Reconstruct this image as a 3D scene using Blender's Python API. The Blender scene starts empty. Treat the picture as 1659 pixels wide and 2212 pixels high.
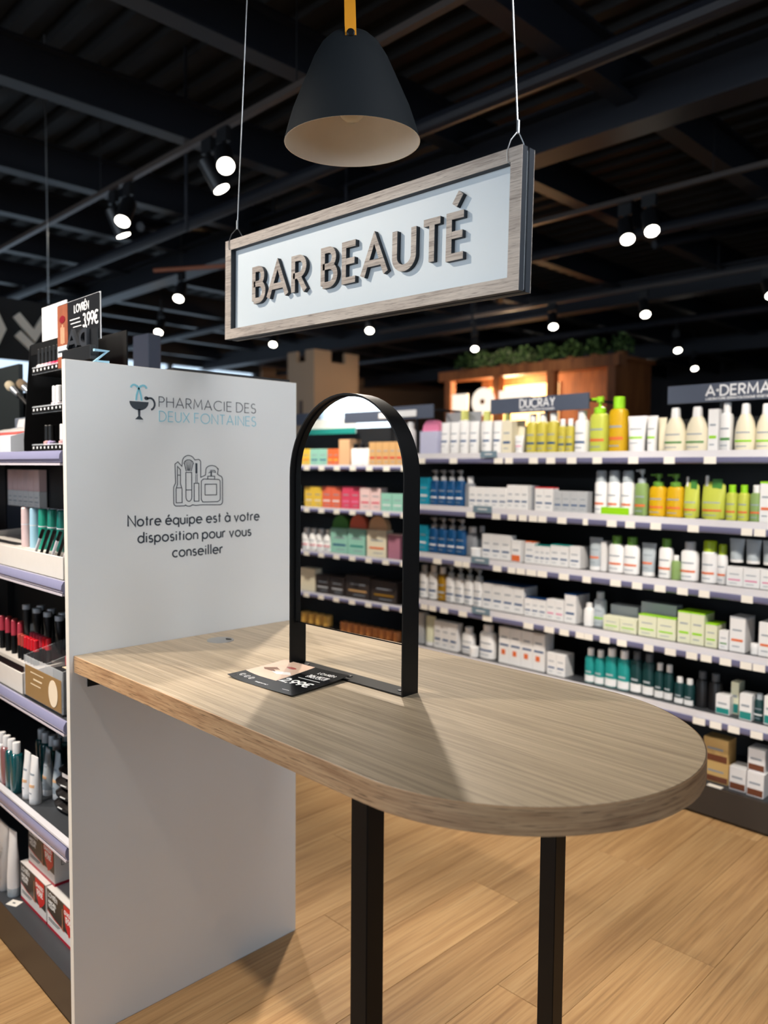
import bpy, math, random
from mathutils import Matrix, Vector
random.seed(7)
sc = bpy.context.scene
COL = sc.collection
# ------------------------------------------------------------------ camera
cam_data = bpy.data.cameras.new('camera')
cam_data.sensor_fit = 'HORIZONTAL'; cam_data.sensor_width = 36.0
cam_data.lens = 36.408; cam_data.clip_start = 0.02; cam_data.clip_end = 300
cam_data.dof.use_dof = True; cam_data.dof.focus_distance = 1.62; cam_data.dof.aperture_fstop = 3.5
cam = bpy.data.objects.new('camera', cam_data); COL.objects.link(cam)
cam.matrix_world = Matrix(((0.704743, -0.044975, 0.708036, 1.8669),
                           (0.709420, 0.033647, -0.703983, -0.7772),
                           (0.007838, 0.998421, 0.055619, 1.4500),
                           (0, 0, 0, 1)))
sc.camera = cam
# ------------------------------------------------------------------ world, exposure, daylight
world = bpy.data.worlds.new('sky'); sc.world = world; world.use_nodes = True
wn = world.node_tree.nodes; wl = world.node_tree.links
bg = wn['Background']; bg.inputs[0].default_value = (0.62, 0.80, 1.0, 1); bg.inputs[1].default_value = 1.6
sc.view_settings.view_transform = 'Standard'; sc.view_settings.look = 'None'
sc.view_settings.gamma = 1.0; sc.view_settings.use_curve_mapping = False
sc.view_settings.exposure = 0.0
def area_light(name, loc, rot, sx, sy, power, color):
    d = bpy.data.lights.new(name, 'AREA'); d.shape = 'RECTANGLE'; d.size = sx; d.size_y = sy
    d.energy = power; d.color = color
    o = bpy.data.objects.new(name, d); o.location = loc; o.rotation_euler = rot; COL.objects.link(o)
    return o
# daylight standing in the shop-front windows (south side) and coming in
area_light('daylight_shopfront', (-1.5, -7.1, 1.9), (math.radians(90), 0, 0), 12.0, 2.6, 300, (0.80, 0.90, 1.0))
area_light('daylight_east', (9.9, 1.0, 1.9), (math.radians(90), 0, math.radians(90)), 9.0, 2.6, 70, (0.82, 0.91, 1.0))

# ------------------------------------------------------------------ materials
MATS = {}
def lin(c):
    def f(v):
        v = v / 255.0
        return v / 12.92 if v <= 0.04045 else ((v + 0.055) / 1.055) ** 2.4
    return (f(c[0]), f(c[1]), f(c[2]), 1.0)
def new_mat(name):
    m = bpy.data.materials.new(name); m.use_nodes = True
    return m, m.node_tree.nodes, m.node_tree.links, m.node_tree.nodes['Principled BSDF']
def plain(name, rgb, rough=0.5, metal=0.0, spec=0.5, vary=0.04, scale=30.0, trans=0.0, coat=0.0, bump=0.0):
    """a painted / plastic / card surface: one colour with a slight procedural mottling"""
    if name in MATS: return MATS[name]
    m, n, l, b = new_mat(name)
    tc = n.new('ShaderNodeTexCoord'); nz = n.new('ShaderNodeTexNoise'); nz.inputs['Scale'].default_value = scale
    nz.inputs['Detail'].default_value = 3
    l.new(tc.outputs['Object'], nz.inputs['Vector'])
    mr = n.new('ShaderNodeMapRange'); mr.inputs[3].default_value = 1 - vary; mr.inputs[4].default_value = 1 + vary
    l.new(nz.outputs['Fac'], mr.inputs[0])
    hs = n.new('ShaderNodeHueSaturation'); hs.inputs['Color'].default_value = lin(rgb)
    l.new(mr.outputs[0], hs.inputs['Value']); l.new(hs.outputs[0], b.inputs['Base Color'])
    b.inputs['Roughness'].default_value = rough; b.inputs['Metallic'].default_value = metal
    b.inputs['Specular IOR Level'].default_value = spec
    b.inputs['Transmission Weight'].default_value = trans
    b.inputs['Coat Weight'].default_value = coat
    if bump:
        bp = n.new('ShaderNodeBump'); bp.inputs['Strength'].default_value = bump; bp.inputs['Distance'].default_value = 0.001
        n2 = n.new('ShaderNodeTexNoise'); n2.inputs['Scale'].default_value = 900; l.new(tc.outputs['Object'], n2.inputs['Vector'])
        l.new(n2.outputs['Fac'], bp.inputs['Height']); l.new(bp.outputs[0], b.inputs['Normal'])
    MATS[name] = m
    return m
def wood(name, light, mid, dark, axis, fine=110.0, coarse=9.0, rough=0.5, pore=0.5, random_shift=False, bump=0.15, long=0.8, tone=0.0, spec=0.5, uv=False):
    """straight grain running along axis (0, 1 or 2)"""
    m, n, l, b = new_mat(name)
    tc = n.new('ShaderNodeTexCoord'); vec = tc.outputs['UV' if uv else 'Object']
    oi = n.new('ShaderNodeObjectInfo')
    if random_shift:
        mu = n.new('ShaderNodeVectorMath'); mu.operation = 'MULTIPLY_ADD'
        cb = n.new('ShaderNodeCombineXYZ')
        for k in range(3): l.new(oi.outputs['Random'], cb.inputs[k])
        l.new(cb.outputs[0], mu.inputs[0]); mu.inputs[1].default_value = (37.0, 91.0, 53.0)
        l.new(vec, mu.inputs[2]); vec = mu.outputs[0]
    def noise(sc_across, sc_along, detail, dist=0.0):
        mp = n.new('ShaderNodeMapping'); s = [sc_across] * 3; s[axis] = sc_along
        mp.inputs['Scale'].default_value = s; l.new(vec, mp.inputs['Vector'])
        nz = n.new('ShaderNodeTexNoise'); nz.inputs['Scale'].default_value = 1.0
        nz.inputs['Detail'].default_value = detail; nz.inputs['Roughness'].default_value = 0.6
        nz.inputs['Distortion'].default_value = dist
        l.new(mp.outputs[0], nz.inputs['Vector']); return nz.outputs['Fac']
    a = noise(coarse, long, 4, 0.6); c = noise(fine, long * 2.2, 5, 0.2); p = noise(fine * 2.2, long * 6, 2)
    mx = n.new('ShaderNodeMix'); mx.data_type = 'FLOAT'; mx.inputs[0].default_value = 0.52
    l.new(a, mx.inputs[2]); l.new(c, mx.inputs[3])
    ramp = n.new('ShaderNodeValToRGB'); e = ramp.color_ramp.elements
    e[0].position = 0.36; e[0].color = lin(dark); e[1].position = 0.64; e[1].color = lin(light)
    k = ramp.color_ramp.elements.new(0.5); k.color = lin(mid)
    l.new(mx.outputs[0], ramp.inputs[0])
    pr = n.new('ShaderNodeMapRange'); pr.inputs[1].default_value = 0.56; pr.inputs[2].default_value = 0.68
    pr.inputs[3].default_value = 0.0; pr.inputs[4].default_value = pore; l.new(p, pr.inputs[0])
    mc = n.new('ShaderNodeMix'); mc.data_type = 'RGBA'; l.new(pr.outputs[0], mc.inputs[0])
    l.new(ramp.outputs[0], mc.inputs[6]); mc.inputs[7].default_value = lin(tuple(int(v * 0.62) for v in dark))
    out = mc.outputs[2]
    if tone:
        hs = n.new('ShaderNodeHueSaturation'); mr = n.new('ShaderNodeMapRange')
        mr.inputs[3].default_value = 1 - tone; mr.inputs[4].default_value = 1 + tone * 0.7
        l.new(oi.outputs['Random'], mr.inputs[0]); l.new(mr.outputs[0], hs.inputs['Value']); l.new(out, hs.inputs['Color']); out = hs.outputs[0]
    l.new(out, b.inputs['Base Color']); b.inputs['Roughness'].default_value = rough
    b.inputs['Specular IOR Level'].default_value = spec
    bp = n.new('ShaderNodeBump'); bp.inputs['Strength'].default_value = bump; bp.inputs['Distance'].default_value = 0.0006
    l.new(c, bp.inputs['Height']); l.new(bp.outputs[0], b.inputs['Normal'])
    MATS[name] = m
    return m
def glow(name, rgb, strength):
    if name in MATS: return MATS[name]
    m, n, l, b = new_mat(name)
    b.inputs['Base Color'].default_value = lin(rgb)
    b.inputs['Emission Color'].default_value = lin(rgb); b.inputs['Emission Strength'].default_value = strength
    MATS[name] = m
    return m
def clear(name, tint=(235, 240, 245), alpha=0.05, rough=0.05):
    """thin clear plastic or window glass"""
    if name in MATS: return MATS[name]
    m, n, l, b = new_mat(name)
    b.inputs['Base Color'].default_value = lin(tint); b.inputs['Roughness'].default_value = rough
    tr = n.new('ShaderNodeBsdfTransparent'); mx = n.new('ShaderNodeMixShader'); lw = n.new('ShaderNodeLayerWeight')
    lw.inputs['Blend'].default_value = 0.35
    mr = n.new('ShaderNodeMapRange'); mr.inputs[3].default_value = alpha; mr.inputs[4].default_value = min(1, alpha + 0.45)
    l.new(lw.outputs['Facing'], mr.inputs[0]); l.new(mr.outputs[0], mx.inputs[0])
    l.new(tr.outputs[0], mx.inputs[1]); l.new(b.outputs[0], mx.inputs[2])
    l.new(mx.outputs[0], n['Material Output'].inputs['Surface'])
    MATS[name] = m
    return m
PAL = dict(white=(238, 238, 240), cream=(232, 224, 200), pale=(226, 228, 202), lilac=(196, 198, 226), pink=(226, 130, 168), blue=(20, 78, 132),
    navy=(24, 62, 112), turq=(32, 150, 182), grey=(142, 146, 154), lgrey=(188, 192, 198), dgrey=(74, 80, 88), mist=(178, 188, 196), oil=(196, 184, 72),
    lemon=(222, 224, 130), limeoil=(190, 198, 78), lime=(150, 214, 30), limed=(164, 190, 30), gold=(206, 164, 14), orange=(226, 112, 62), green=(74, 140, 62),
    moss=(98, 150, 50), sage=(132, 160, 96), red=(206, 52, 60), teal=(32, 138, 132), dteal=(14, 56, 58), aqua=(28, 142, 140), black=(22, 22, 25),
    sand=(212, 176, 112), brown=(112, 62, 40), amber=(158, 118, 22), mint=(150, 206, 190), peach=(222, 178, 138), tan=(206, 164, 112), coral=(232, 112, 82),
    rose=(222, 76, 106), palepink=(236, 204, 204), mauve=(176, 118, 140), lemony=(234, 196, 70), char=(52, 44, 42), goldcap=(206, 162, 78), copper=(190, 122, 66),
    ink=(52, 58, 70), print=(150, 160, 172))
def pm(c):
    return plain('plastic_' + c if False else 'colour_' + c, PAL[c], rough=0.38 if c not in ('sand', 'peach') else 0.6, vary=0.03)

# ------------------------------------------------------------------ mesh building
class MB:
    def __init__(s): s.v = []; s.f = []; s.m = []
    def add(s, vs, fs, m=0):
        o = len(s.v); s.v += [tuple(p) for p in vs]; s.f += [tuple(o + i for i in f) for f in fs]; s.m += [m] * len(fs)
        return s
    def box(s, x0, x1, y0, y1, z0, z1, m=0):
        return s.add([(x0, y0, z0), (x1, y0, z0), (x1, y1, z0), (x0, y1, z0), (x0, y0, z1), (x1, y0, z1), (x1, y1, z1), (x0, y1, z1)],
                     [(3, 2, 1, 0), (4, 5, 6, 7), (0, 1, 5, 4), (1, 2, 6, 5), (2, 3, 7, 6), (3, 0, 4, 7)], m)
    def bbox(s, x0, x1, y0, y1, z0, z1, b, m=0):
        """box with bevelled edges"""
        secs = [(z0, b), (z0 + b, 0), (z1 - b, 0), (z1, b)]
        rings = []
        for z, i in secs:
            X0, X1, Y0, Y1 = x0 + i, x1 - i, y0 + i, y1 - i
            c = b if i == 0 else b * 0.5
            rings.append([(X0 + c, Y0, z), (X1 - c, Y0, z), (X1, Y0 + c, z), (X1, Y1 - c, z), (X1 - c, Y1, z), (X0 + c, Y1, z), (X0, Y1 - c, z), (X0, Y0 + c, z)])
        return s.rings(rings, m)
    def rings(s, rings, m=0, cap=True, closed=True):
        n = len(rings[0]); vs = [p for r in rings for p in r]; fs = []
        for i in range(len(rings) - 1):
            for k in range(n if closed else n - 1):
                k2 = (k + 1) % n
                fs.append((i * n + k, i * n + k2, (i + 1) * n + k2, (i + 1) * n + k))
        if cap:
            fs.append(tuple(range(n - 1, -1, -1))); fs.append(tuple((len(rings) - 1) * n + k for k in range(n)))
        return s.add(vs, fs, m)
    def loft(s, secs, n=20, e=2.0, cx=0, cy=0, m=0, cap=True):
        """secs: (z, rx, ry); e: superellipse exponent (2 round, 5 boxy)"""
        rings = []
        for z, rx, ry in secs:
            r = []
            for k in range(n):
                a = 2 * math.pi * k / n; c, d = math.cos(a), math.sin(a)
                r.append((cx + rx * math.copysign(abs(c) ** (2 / e), c), cy + ry * math.copysign(abs(d) ** (2 / e), d), z))
            rings.append(r)
        return s.rings(rings, m, cap)
    def patch(s, secs, a0, a1, n=10, e=2.0, grow=0.0006, m=0):
        """label wrapped over part of a loft, from angle a0 to a1 (degrees)"""
        out = []
        for g in (grow, -0.0004):
            for z, rx, ry in secs:
                for k in range(n + 1):
                    a = math.radians(a0 + (a1 - a0) * k / n); c, d = math.cos(a), math.sin(a)
                    out.append(((rx + g) * math.copysign(abs(c) ** (2 / e), c), (ry + g) * math.copysign(abs(d) ** (2 / e), d), z))
        w = n + 1; h = len(secs); fs = []
        for i in range(h - 1):
            for k in range(n):
                a = i * w + k; fs.append((a, a + 1, a + w + 1, a + w)); b = h * w + a; fs.append((b, b + w, b + w + 1, b + 1))
        for i in range(h - 1):
            for k in (0, n):
                a = i * w + k; b = h * w + a; fs.append((a, a + w, b + w, b))
        for k in range(n):
            for i in (0, h - 1):
                a = i * w + k; b = h * w + a; fs.append((a, b, b + 1, a + 1))
        return s.add(out, fs, m)
    def tube(s, pts, r, n=8, m=0, r2=None):
        """round bar along a polyline"""
        pts = [Vector(p) for p in pts]; rings = []
        for i, p in enumerate(pts):
            t = (pts[min(i + 1, len(pts) - 1)] - pts[max(i - 1, 0)]).normalized()
            u = t.orthogonal().normalized() if i == 0 else (u - t * u.dot(t)).normalized()
            w = t.cross(u); rr = r if r2 is None else r + (r2 - r) * i / (len(pts) - 1)
            rings.append([tuple(p + u * (rr * math.cos(2 * math.pi * k / n)) + w * (rr * math.sin(2 * math.pi * k / n))) for k in range(n)])
        return s.rings(rings, m)
    def prism(s, poly, y0, y1, m=0):
        """polygon in xz, extruded along y"""
        n = len(poly)
        return s.add([(x, y0, z) for x, z in poly] + [(x, y1, z) for x, z in poly],
                     [tuple(range(n)), tuple(range(2 * n - 1, n - 1, -1))] + [(i, n + i, n + (i + 1) % n, (i + 1) % n) for i in range(n)], m)
    def mesh(s, name, mats):
        me = bpy.data.meshes.new(name); me.from_pydata(s.v, [], s.f)
        for mt in (mats if isinstance(mats, (list, tuple)) else [mats]): me.materials.append(mt)
        for p, k in zip(me.polygons, s.m): p.material_index = k; p.use_smooth = True
        me.validate(); me.update()
        bm_fix(me)
        me.set_sharp_from_angle(angle=math.radians(32))
        return me
def bm_fix(me):
    import bmesh
    b = bmesh.new(); b.from_mesh(me); bmesh.ops.recalc_face_normals(b, faces=b.faces); b.to_mesh(me); b.free()
def link(name, me, parent=None, loc=(0, 0, 0), rot=(0, 0, 0)):
    o = bpy.data.objects.new(name, me); COL.objects.link(o)
    if parent is not None: o.parent = parent
    o.location = loc; o.rotation_euler = rot
    return o
def tag(o, label, cat, group=None):
    o['label'] = label; o['category'] = cat
    if group: o['group'] = group
    return o
def empty(name, loc=(0, 0, 0), rot=(0, 0, 0), parent=None):
    o = link(name, None, parent, loc, rot); o.empty_display_size = 0.05
    return o
def struct(o, label=None):
    o['kind'] = 'structure'
    if label: o['label'] = label
    return o
def part(name, mb, mat, parent, loc=(0, 0, 0), rot=(0, 0, 0), label=None):
    o = link(name, mb.mesh(name, mat), parent, loc, rot)
    if label: o['label'] = label
    return o
def box_part(name, dims, mat, parent, bev=0.0, label=None):
    mb = MB()
    if bev: mb.bbox(*dims, bev)
    else: mb.box(*dims)
    return part(name, mb, mat, parent, label=label)

# ------------------------------------------------------------------ stroke lettering (geometric sans)
def AR(cx, cy, rx, ry, a0, a1, n=14):
    return [(cx + rx * math.cos(math.radians(a0 + (a1 - a0) * i / n)), cy + ry * math.sin(math.radians(a0 + (a1 - a0) * i / n))) for i in range(n + 1)]
XH = 0.62
GL = {
 'A': (.78, [[(0, 0), (.39, 1), (.78, 0)], [(.15, .32), (.63, .32)]]),
 'B': (.54, [[(0, 0), (0, 1), (.24, 1)] + AR(.24, .765, .235, .235, 90, -90) + [(0, .53)], [(0, .53), (.26, .53)] + AR(.26, .265, .28, .265, 90, -90) + [(0, 0)]]),
 'C': (.82, [AR(.5, .5, .5, .5, 48, 312, 22)]),
 'D': (.7, [[(0, 0), (0, 1), (.22, 1)] + AR(.22, .5, .48, .5, 90, -90, 18) + [(0, 0)]]),
 'E': (.5, [[(.5, 1), (0, 1), (0, 0), (.5, 0)], [(0, .53), (.46, .53)]]),
 'F': (.48, [[(.48, 1), (0, 1), (0, 0)], [(0, .53), (.44, .53)]]),
 'G': (.9, [AR(.5, .5, .5, .5, 45, 345, 24) + [(.98, .46), (.55, .46)]]),
 'H': (.66, [[(0, 0), (0, 1)], [(.66, 0), (.66, 1)], [(0, .53), (.66, .53)]]),
 'I': (.10, [[(.05, 0), (.05, 1)]]),
 'J': (.35, [[(.35, 1), (.35, .22)] + AR(.15, .2, .2, .2, 0, -120, 8)]),
 'K': (.6, [[(0, 0), (0, 1)], [(.55, 1), (0, .48)], [(.12, .58), (.6, 0)]]),
 'L': (.44, [[(0, 1), (0, 0), (.44, 0)]]),
 'M': (.86, [[(0, 0), (.08, 1), (.43, .25), (.78, 1), (.86, 0)]]),
 'N': (.7, [[(0, 0), (0, 1), (.7, 0), (.7, 1)]]),
 'O': (1., [AR(.5, .5, .5, .5, 0, 360, 30)]),
 'P': (.5, [[(0, 0), (0, 1), (.24, 1)] + AR(.24, .74, .26, .26, 90, -90) + [(0, .48)]]),
 'Q': (1., [AR(.5, .5, .5, .5, 0, 360, 30), [(.6, .3), (.95, -.05)]]),
 'R': (.54, [[(0, 0), (0, 1), (.24, 1)] + AR(.24, .74, .26, .26, 90, -90) + [(0, .48)], [(.22, .48), (.54, 0)]]),
 'S': (.52, [AR(.26, .75, .23, .25, 40, 250, 14) + AR(.26, .26, .26, .26, 80, -150, 16)]),
 'T': (.56, [[(0, 1), (.56, 1)], [(.28, 1), (.28, 0)]]),
 'U': (.62, [[(0, 1), (0, .31)] + AR(.31, .31, .31, .31, 180, 360, 16) + [(.62, 1)]]),
 'V': (.7, [[(0, 1), (.35, 0), (.7, 1)]]),
 'W': (1.1, [[(0, 1), (.28, 0), (.55, .85), (.82, 0), (1.1, 1)]]),
 'X': (.66, [[(0, 1), (.66, 0)], [(.66, 1), (0, 0)]]),
 'Y': (.62, [[(0, 1), (.31, .48), (.62, 1)], [(.31, .48), (.31, 0)]]),
 'Z': (.58, [[(0, 1), (.58, 1), (0, 0), (.58, 0)]]),
 'a': (.56, [AR(.28, .31, .28, .31, 0, 360, 22), [(.56, XH), (.56, 0)]]),
 'c': (.48, [AR(.3, .31, .3, .31, 50, 310, 18)]),
 'd': (.56, [AR(.28, .31, .28, .31, 0, 360, 22), [(.56, 1), (.56, 0)]]),
 'e': (.58, [[(.01, .33), (.58, .33)] + AR(.29, .31, .29, .31, 4, 318, 22)]),
 'i': (.08, [[(.04, XH), (.04, 0)], [(.04, .78), (.04, .88)]]),
 'l': (.08, [[(.04, 1), (.04, 0)]]),
 'n': (.44, [[(0, 0), (0, XH)], [(0, .36)] + AR(.22, .39, .22, .23, 180, 0, 12) + [(.44, 0)]]),
 'o': (.6, [AR(.3, .31, .3, .31, 0, 360, 24)]),
 'p': (.56, [AR(.28, .31, .28, .31, 0, 360, 22), [(0, XH), (0, -.3)]]),
 'q': (.56, [AR(.28, .31, .28, .31, 0, 360, 22), [(.56, XH), (.56, -.3)]]),
 'r': (.26, [[(0, 0), (0, XH)], [(0, .36)] + AR(.22, .38, .22, .24, 180, 70, 8)]),
 's': (.36, [AR(.18, .465, .155, .155, 40, 250, 10) + AR(.18, .165, .18, .165, 80, -150, 12)]),
 't': (.26, [[(.12, .88), (.12, 0)], [(0, XH), (.26, XH)]]),
 'u': (.46, [[(0, XH), (0, .23)] + AR(.23, .23, .23, .23, 180, 360, 12) + [(.46, XH)], [(.46, .25), (.46, 0)]]),
 'v': (.48, [[(0, XH), (.24, 0), (.48, XH)]]),
 '0': (.6, [AR(.3, .5, .3, .5, 0, 360, 26)]),
 '1': (.2, [[(0, .8), (.2, 1), (.2, 0)]]),
 '2': (.54, [AR(.27, .73, .25, .27, 165, -30, 14) + [(0, 0), (.56, 0)]]),
 '3': (.5, [AR(.24, .76, .22, .24, 150, -80, 14), AR(.23, .27, .27, .27, 85, -150, 16)]),
 '6': (.56, [AR(.28, .3, .28, .3, 0, 360, 22), [(.03, .4), (.36, 1)]]),
 '9': (.56, [AR(.28, .7, .28, .3, 0, 360, 22), [(.53, .6), (.2, 0)]]),
 ',': (.06, [[(.06, .08), (0, -.16)]]),
 '.': (.04, [[(.02, 0), (.02, .1)]]),
 '-': (.3, [[(0, .45), (.3, .45)]]),
 '\u00b7': (.08, [AR(.04, .53, .05, .05, 0, 360, 8)]),
 '\u20ac': (.66, [AR(.42, .5, .4, .5, 50, 310, 18), [(-.04, .58), (.5, .58)], [(-.04, .42), (.46, .42)]]),
}
for up_, base, acc in (('\u00c9', 'E', [(.2, 1.16), (.36, 1.36)]), ('\u00e9', 'e', [(.22, .76), (.38, .96)]), ('\u00e0', 'a', [(.18, .96), (.34, .76)])):
    GL[up_] = (GL[base][0], GL[base][1] + [acc])
def stroke_poly(pts, wt):
    """mitred outline of a polyline: two lists, left and right"""
    pts = [p for i, p in enumerate(pts) if i == 0 or math.dist(p, pts[i - 1]) > 1e-7]
    closed = math.dist(pts[0], pts[-1]) < 1e-6
    P = pts[:-1] if closed else pts; n = len(P); L, R = [], []
    for i in range(n):
        a = P[i - 1] if (i > 0 or closed) else None; b = P[i]; c = P[(i + 1) % n] if (i < n - 1 or closed) else None
        def nrm(p, q):
            d = math.dist(p, q) or 1e-9
            return (-(q[1] - p[1]) / d, (q[0] - p[0]) / d)
        if a is None: m = nrm(b, c); k = 1
        elif c is None: m = nrm(a, b); k = 1
        else:
            n1, n2 = nrm(a, b), nrm(b, c); m = (n1[0] + n2[0], n1[1] + n2[1]); d = math.hypot(*m) or 1e-9
            m = (m[0] / d, m[1] / d); k = min(1.9, 1 / max(0.2, m[0] * n1[0] + m[1] * n1[1]))
        h = wt / 2 * k
        L.append((b[0] + m[0] * h, b[1] + m[1] * h)); R.append((b[0] - m[0] * h, b[1] - m[1] * h))
    return L, R, closed
def stroke(mb, pts, wt, fn, depth, m=0):
    """solid bar along a 2D polyline; fn(s, t, d) -> 3D, front at d = 0, back at d = depth"""
    L, R, closed = stroke_poly(pts, wt); n = len(L)
    vs = [fn(*p, 0) for p in L] + [fn(*p, 0) for p in R] + [fn(*p, depth) for p in L] + [fn(*p, depth) for p in R]
    fs = []
    for i in range(n if closed else n - 1):
        j = (i + 1) % n
        fs += [(i, j, n + j, n + i), (2 * n + i, 3 * n + i, 3 * n + j, 2 * n + j), (i, 2 * n + i, 2 * n + j, j), (n + i, n + j, 3 * n + j, 3 * n + i)]
    if not closed:
        fs += [(0, n, 3 * n, 2 * n), (n - 1, 3 * n - 1, 4 * n - 1, 2 * n - 1)]
    mb.add(vs, fs, m)
def text_width(txt, gap):
    w = 0
    for ch in txt: w += 0.32 if ch == ' ' else GL[ch][0] + gap
    return w - gap
def text(mb, txt, x, z, cap, width, wt, fn, depth=0.0006, gap=0.24, m=0):
    """one line of lettering of cap height cap from x to x + width"""
    k = width / text_width(txt, gap); cur = x
    for ch in txt:
        if ch == ' ': cur += 0.32 * k; continue
        w, strokes = GL[ch]
        for j, s in enumerate(strokes): stroke(mb, [(cur + p[0] * k, z + p[1] * cap) for p in s], wt, (lambda a, b, d, j=j: fn(a, b, d + 0.00006 * j)), depth, m)
        cur += (w + gap) * k
    return mb
# ------------------------------------------------------------------ named materials
M_panel = plain('white_laminate', (226, 227, 226), rough=0.42, vary=0.015, scale=6, spec=0.35)
M_panel_edge = plain('edge_band_white', (232, 226, 216), rough=0.4)
M_ink = plain('print_ink', (46, 54, 62), rough=0.5)
M_inkblue = plain('print_blue', (126, 192, 208), rough=0.5)
M_black = plain('black_powder_coat', (9, 9, 10), rough=0.42, bump=0.05, spec=0.28)
M_dark = plain('dark_steel', (26, 27, 30), rough=0.45)
M_shelf = plain('shelf_dark_grey', (58, 61, 66), rough=0.42)
M_kick = plain('kick_plate', (58, 52, 47), rough=0.4)
M_rail = plain('price_rail_lilac', (106, 106, 138), rough=0.25, coat=0.3)
M_lipwhite = plain('shelf_lip_white', (222, 221, 228), rough=0.35)
M_tag = plain('price_tag_paper', (244, 240, 232), rough=0.6)
M_header = plain('header_slate', (72, 80, 98), rough=0.5)
M_headtext = plain('header_text', (226, 228, 232), rough=0.5)
M_slatetag = plain('shelf_marker', (112, 136, 152), rough=0.5)
M_signwhite = plain('sign_white', (226, 234, 238), rough=0.5, vary=0.01)
M_signcore = plain('sign_core', (38, 44, 52), rough=0.6)
M_steel = plain('steel_cable', (190, 192, 194), rough=0.3, metal=0.9)
M_deck = plain('ceiling_black', (13, 13, 15), rough=0.6, vary=0.2, scale=1.2)
M_beam = plain('beam_navy', (27, 30, 39), rough=0.5, vary=0.12, scale=2)
M_clear = clear('clear_acrylic')
W_table = wood('table_oak', (192, 175, 150), (168, 151, 127), (138, 122, 101), 0, fine=430, coarse=75, rough=0.38, pore=0.45, long=1.5, spec=0.45)
W_edge = wood('table_edge_oak', (208, 170, 130), (188, 150, 112), (150, 110, 78), 0, fine=190, coarse=30, rough=0.45, pore=0.8, long=3.0, uv=True)
W_sign = wood('sign_oak', (206, 194, 182), (186, 173, 162), (146, 132, 122), 0, fine=260, coarse=40, rough=0.55, pore=0.75, long=4.0)
W_floor = wood('oak_floor', (206, 168, 120), (189, 149, 102), (160, 121, 80), 1, fine=90, coarse=13, rough=0.40, pore=0.30, random_shift=True, tone=0.14, long=0.7, spec=0.4)
def ordl(i, n):
    """which one of a row, read along the row in the picture"""
    if n == 2: return ('left', 'right')[i]
    if n == 3: return ('leftmost', 'middle', 'rightmost')[i]
    if i == 0: return 'leftmost'
    if i == n - 1: return 'rightmost'
    return ('second', 'third', 'fourth', 'fifth', 'sixth', 'seventh', 'eighth', 'ninth', 'tenth', 'eleventh')[i - 1] + ' from left'
# ------------------------------------------------------------------ floor
sub = link('floor', MB().box(-12.2, 10.2, -7.2, 17.2, -0.06, -0.0085).mesh('floor', W_floor)); struct(sub, 'oak plank floor of the shop')
PLW, PLL = 0.20, 1.42
plank_me = MB().bbox(0.0006, PLW - 0.0006, 0.0006, PLL - 0.0006, -0.0084, 0.0, 0.0007).mesh('plank', W_floor)
for c in range(-16, 19):
    off = ((c * 37) % 11) / 11.0 * PLL
    for r in range(-2, 4):
        link('plank', plank_me, sub, (c * PLW, r * PLL + off - 0.6, 0))
# ------------------------------------------------------------------ walls, windows, ceiling
M_wall = plain('wall_charcoal', (44, 46, 52), rough=0.7)
M_brownwall = plain('wall_brown_panel', (142, 112, 88), rough=0.6, vary=0.06, scale=0.8)
M_frame = plain('window_frame_grey', (40, 44, 48), rough=0.4)
M_pane = clear('window_glass', (225, 240, 245), alpha=0.04)
def wall_with_window(name, dims, opening, axis, mat=None):
    """solid wall box with one rectangular opening; axis 0: wall runs along x, 1: along y"""
    a0, a1, t0, t1, z0, z1 = dims; b0, b1, w0, w1 = opening; mb = MB()
    def bx(p0, p1, q0, q1):
        if axis == 0: mb.box(p0, p1, t0, t1, q0, q1)
        else: mb.box(t0, t1, p0, p1, q0, q1)
    bx(a0, b0, z0, z1); bx(b1, a1, z0, z1); bx(b0, b1, z0, w0); bx(b0, b1, w1, z1)
    o = link(name, mb.mesh(name, mat or M_wall)); return struct(o)
def window(name, opening, t, axis, nbars):
    b0, b1, w0, w1 = opening; e = empty(name); struct(e)
    def bx(nm, p0, p1, q0, q1, th, mt):
        d = (p0, p1, t - th, t + th, q0, q1) if axis == 0 else (t - th, t + th, p0, p1, q0, q1)
        box_part(nm, d, mt, e)
    bx('window_frame', b0, b1, w0, w0 + 0.08, 0.05, M_frame); bx('window_frame', b0, b1, w1 - 0.08, w1, 0.05, M_frame)
    w = (b1 - b0) / nbars
    for i in range(nbars + 1):
        c = b0 + w * i; bx('mullion', max(b0, c - 0.04), min(b1, c + 0.04), w0 + 0.08, w1 - 0.08, 0.05, M_frame)
    for i in range(nbars): bx('pane', b0 + w * i + 0.04, b0 + w * (i + 1) - 0.04, w0 + 0.08, w1 - 0.08, 0.004, M_pane)
wall_with_window('wall_front', (-12.2, 10.2, -7.0, -6.8, -0.01, 4.5), (-7.5, 4.5, 0.5, 3.3), 0)
window('window_1', (-7.5, 4.5, 0.5, 3.3), -6.9, 0, 6)
wall_with_window('wall_left', (-7.0, 17.0, -12.2, -12.0, -0.01, 4.5), (1.0, 9.15, 0.5, 3.55), 1)
window('window_2', (1.0, 9.15, 0.5, 3.55), -12.1, 1, 4)
wall_with_window('wall_right', (-7.0, 17.0, 9.7, 9.9, -0.01, 4.5), (-3.5, 5.5, 0.6, 3.2), 1)
window('window_3', (-3.5, 5.5, 0.6, 3.2), 9.8, 1, 5)
struct(link('wall_back', MB().box(-12.2, 10.2, 17.0, 17.2, -0.01, 4.5).mesh('wall_back', M_wall)))
struct(link('trim_1', MB().box(-11.99, -11.9, 9.2, 16.98, 0.0, 3.66).mesh('trim_1', M_brownwall)), 'brown panelling on the far side wall')
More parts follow.
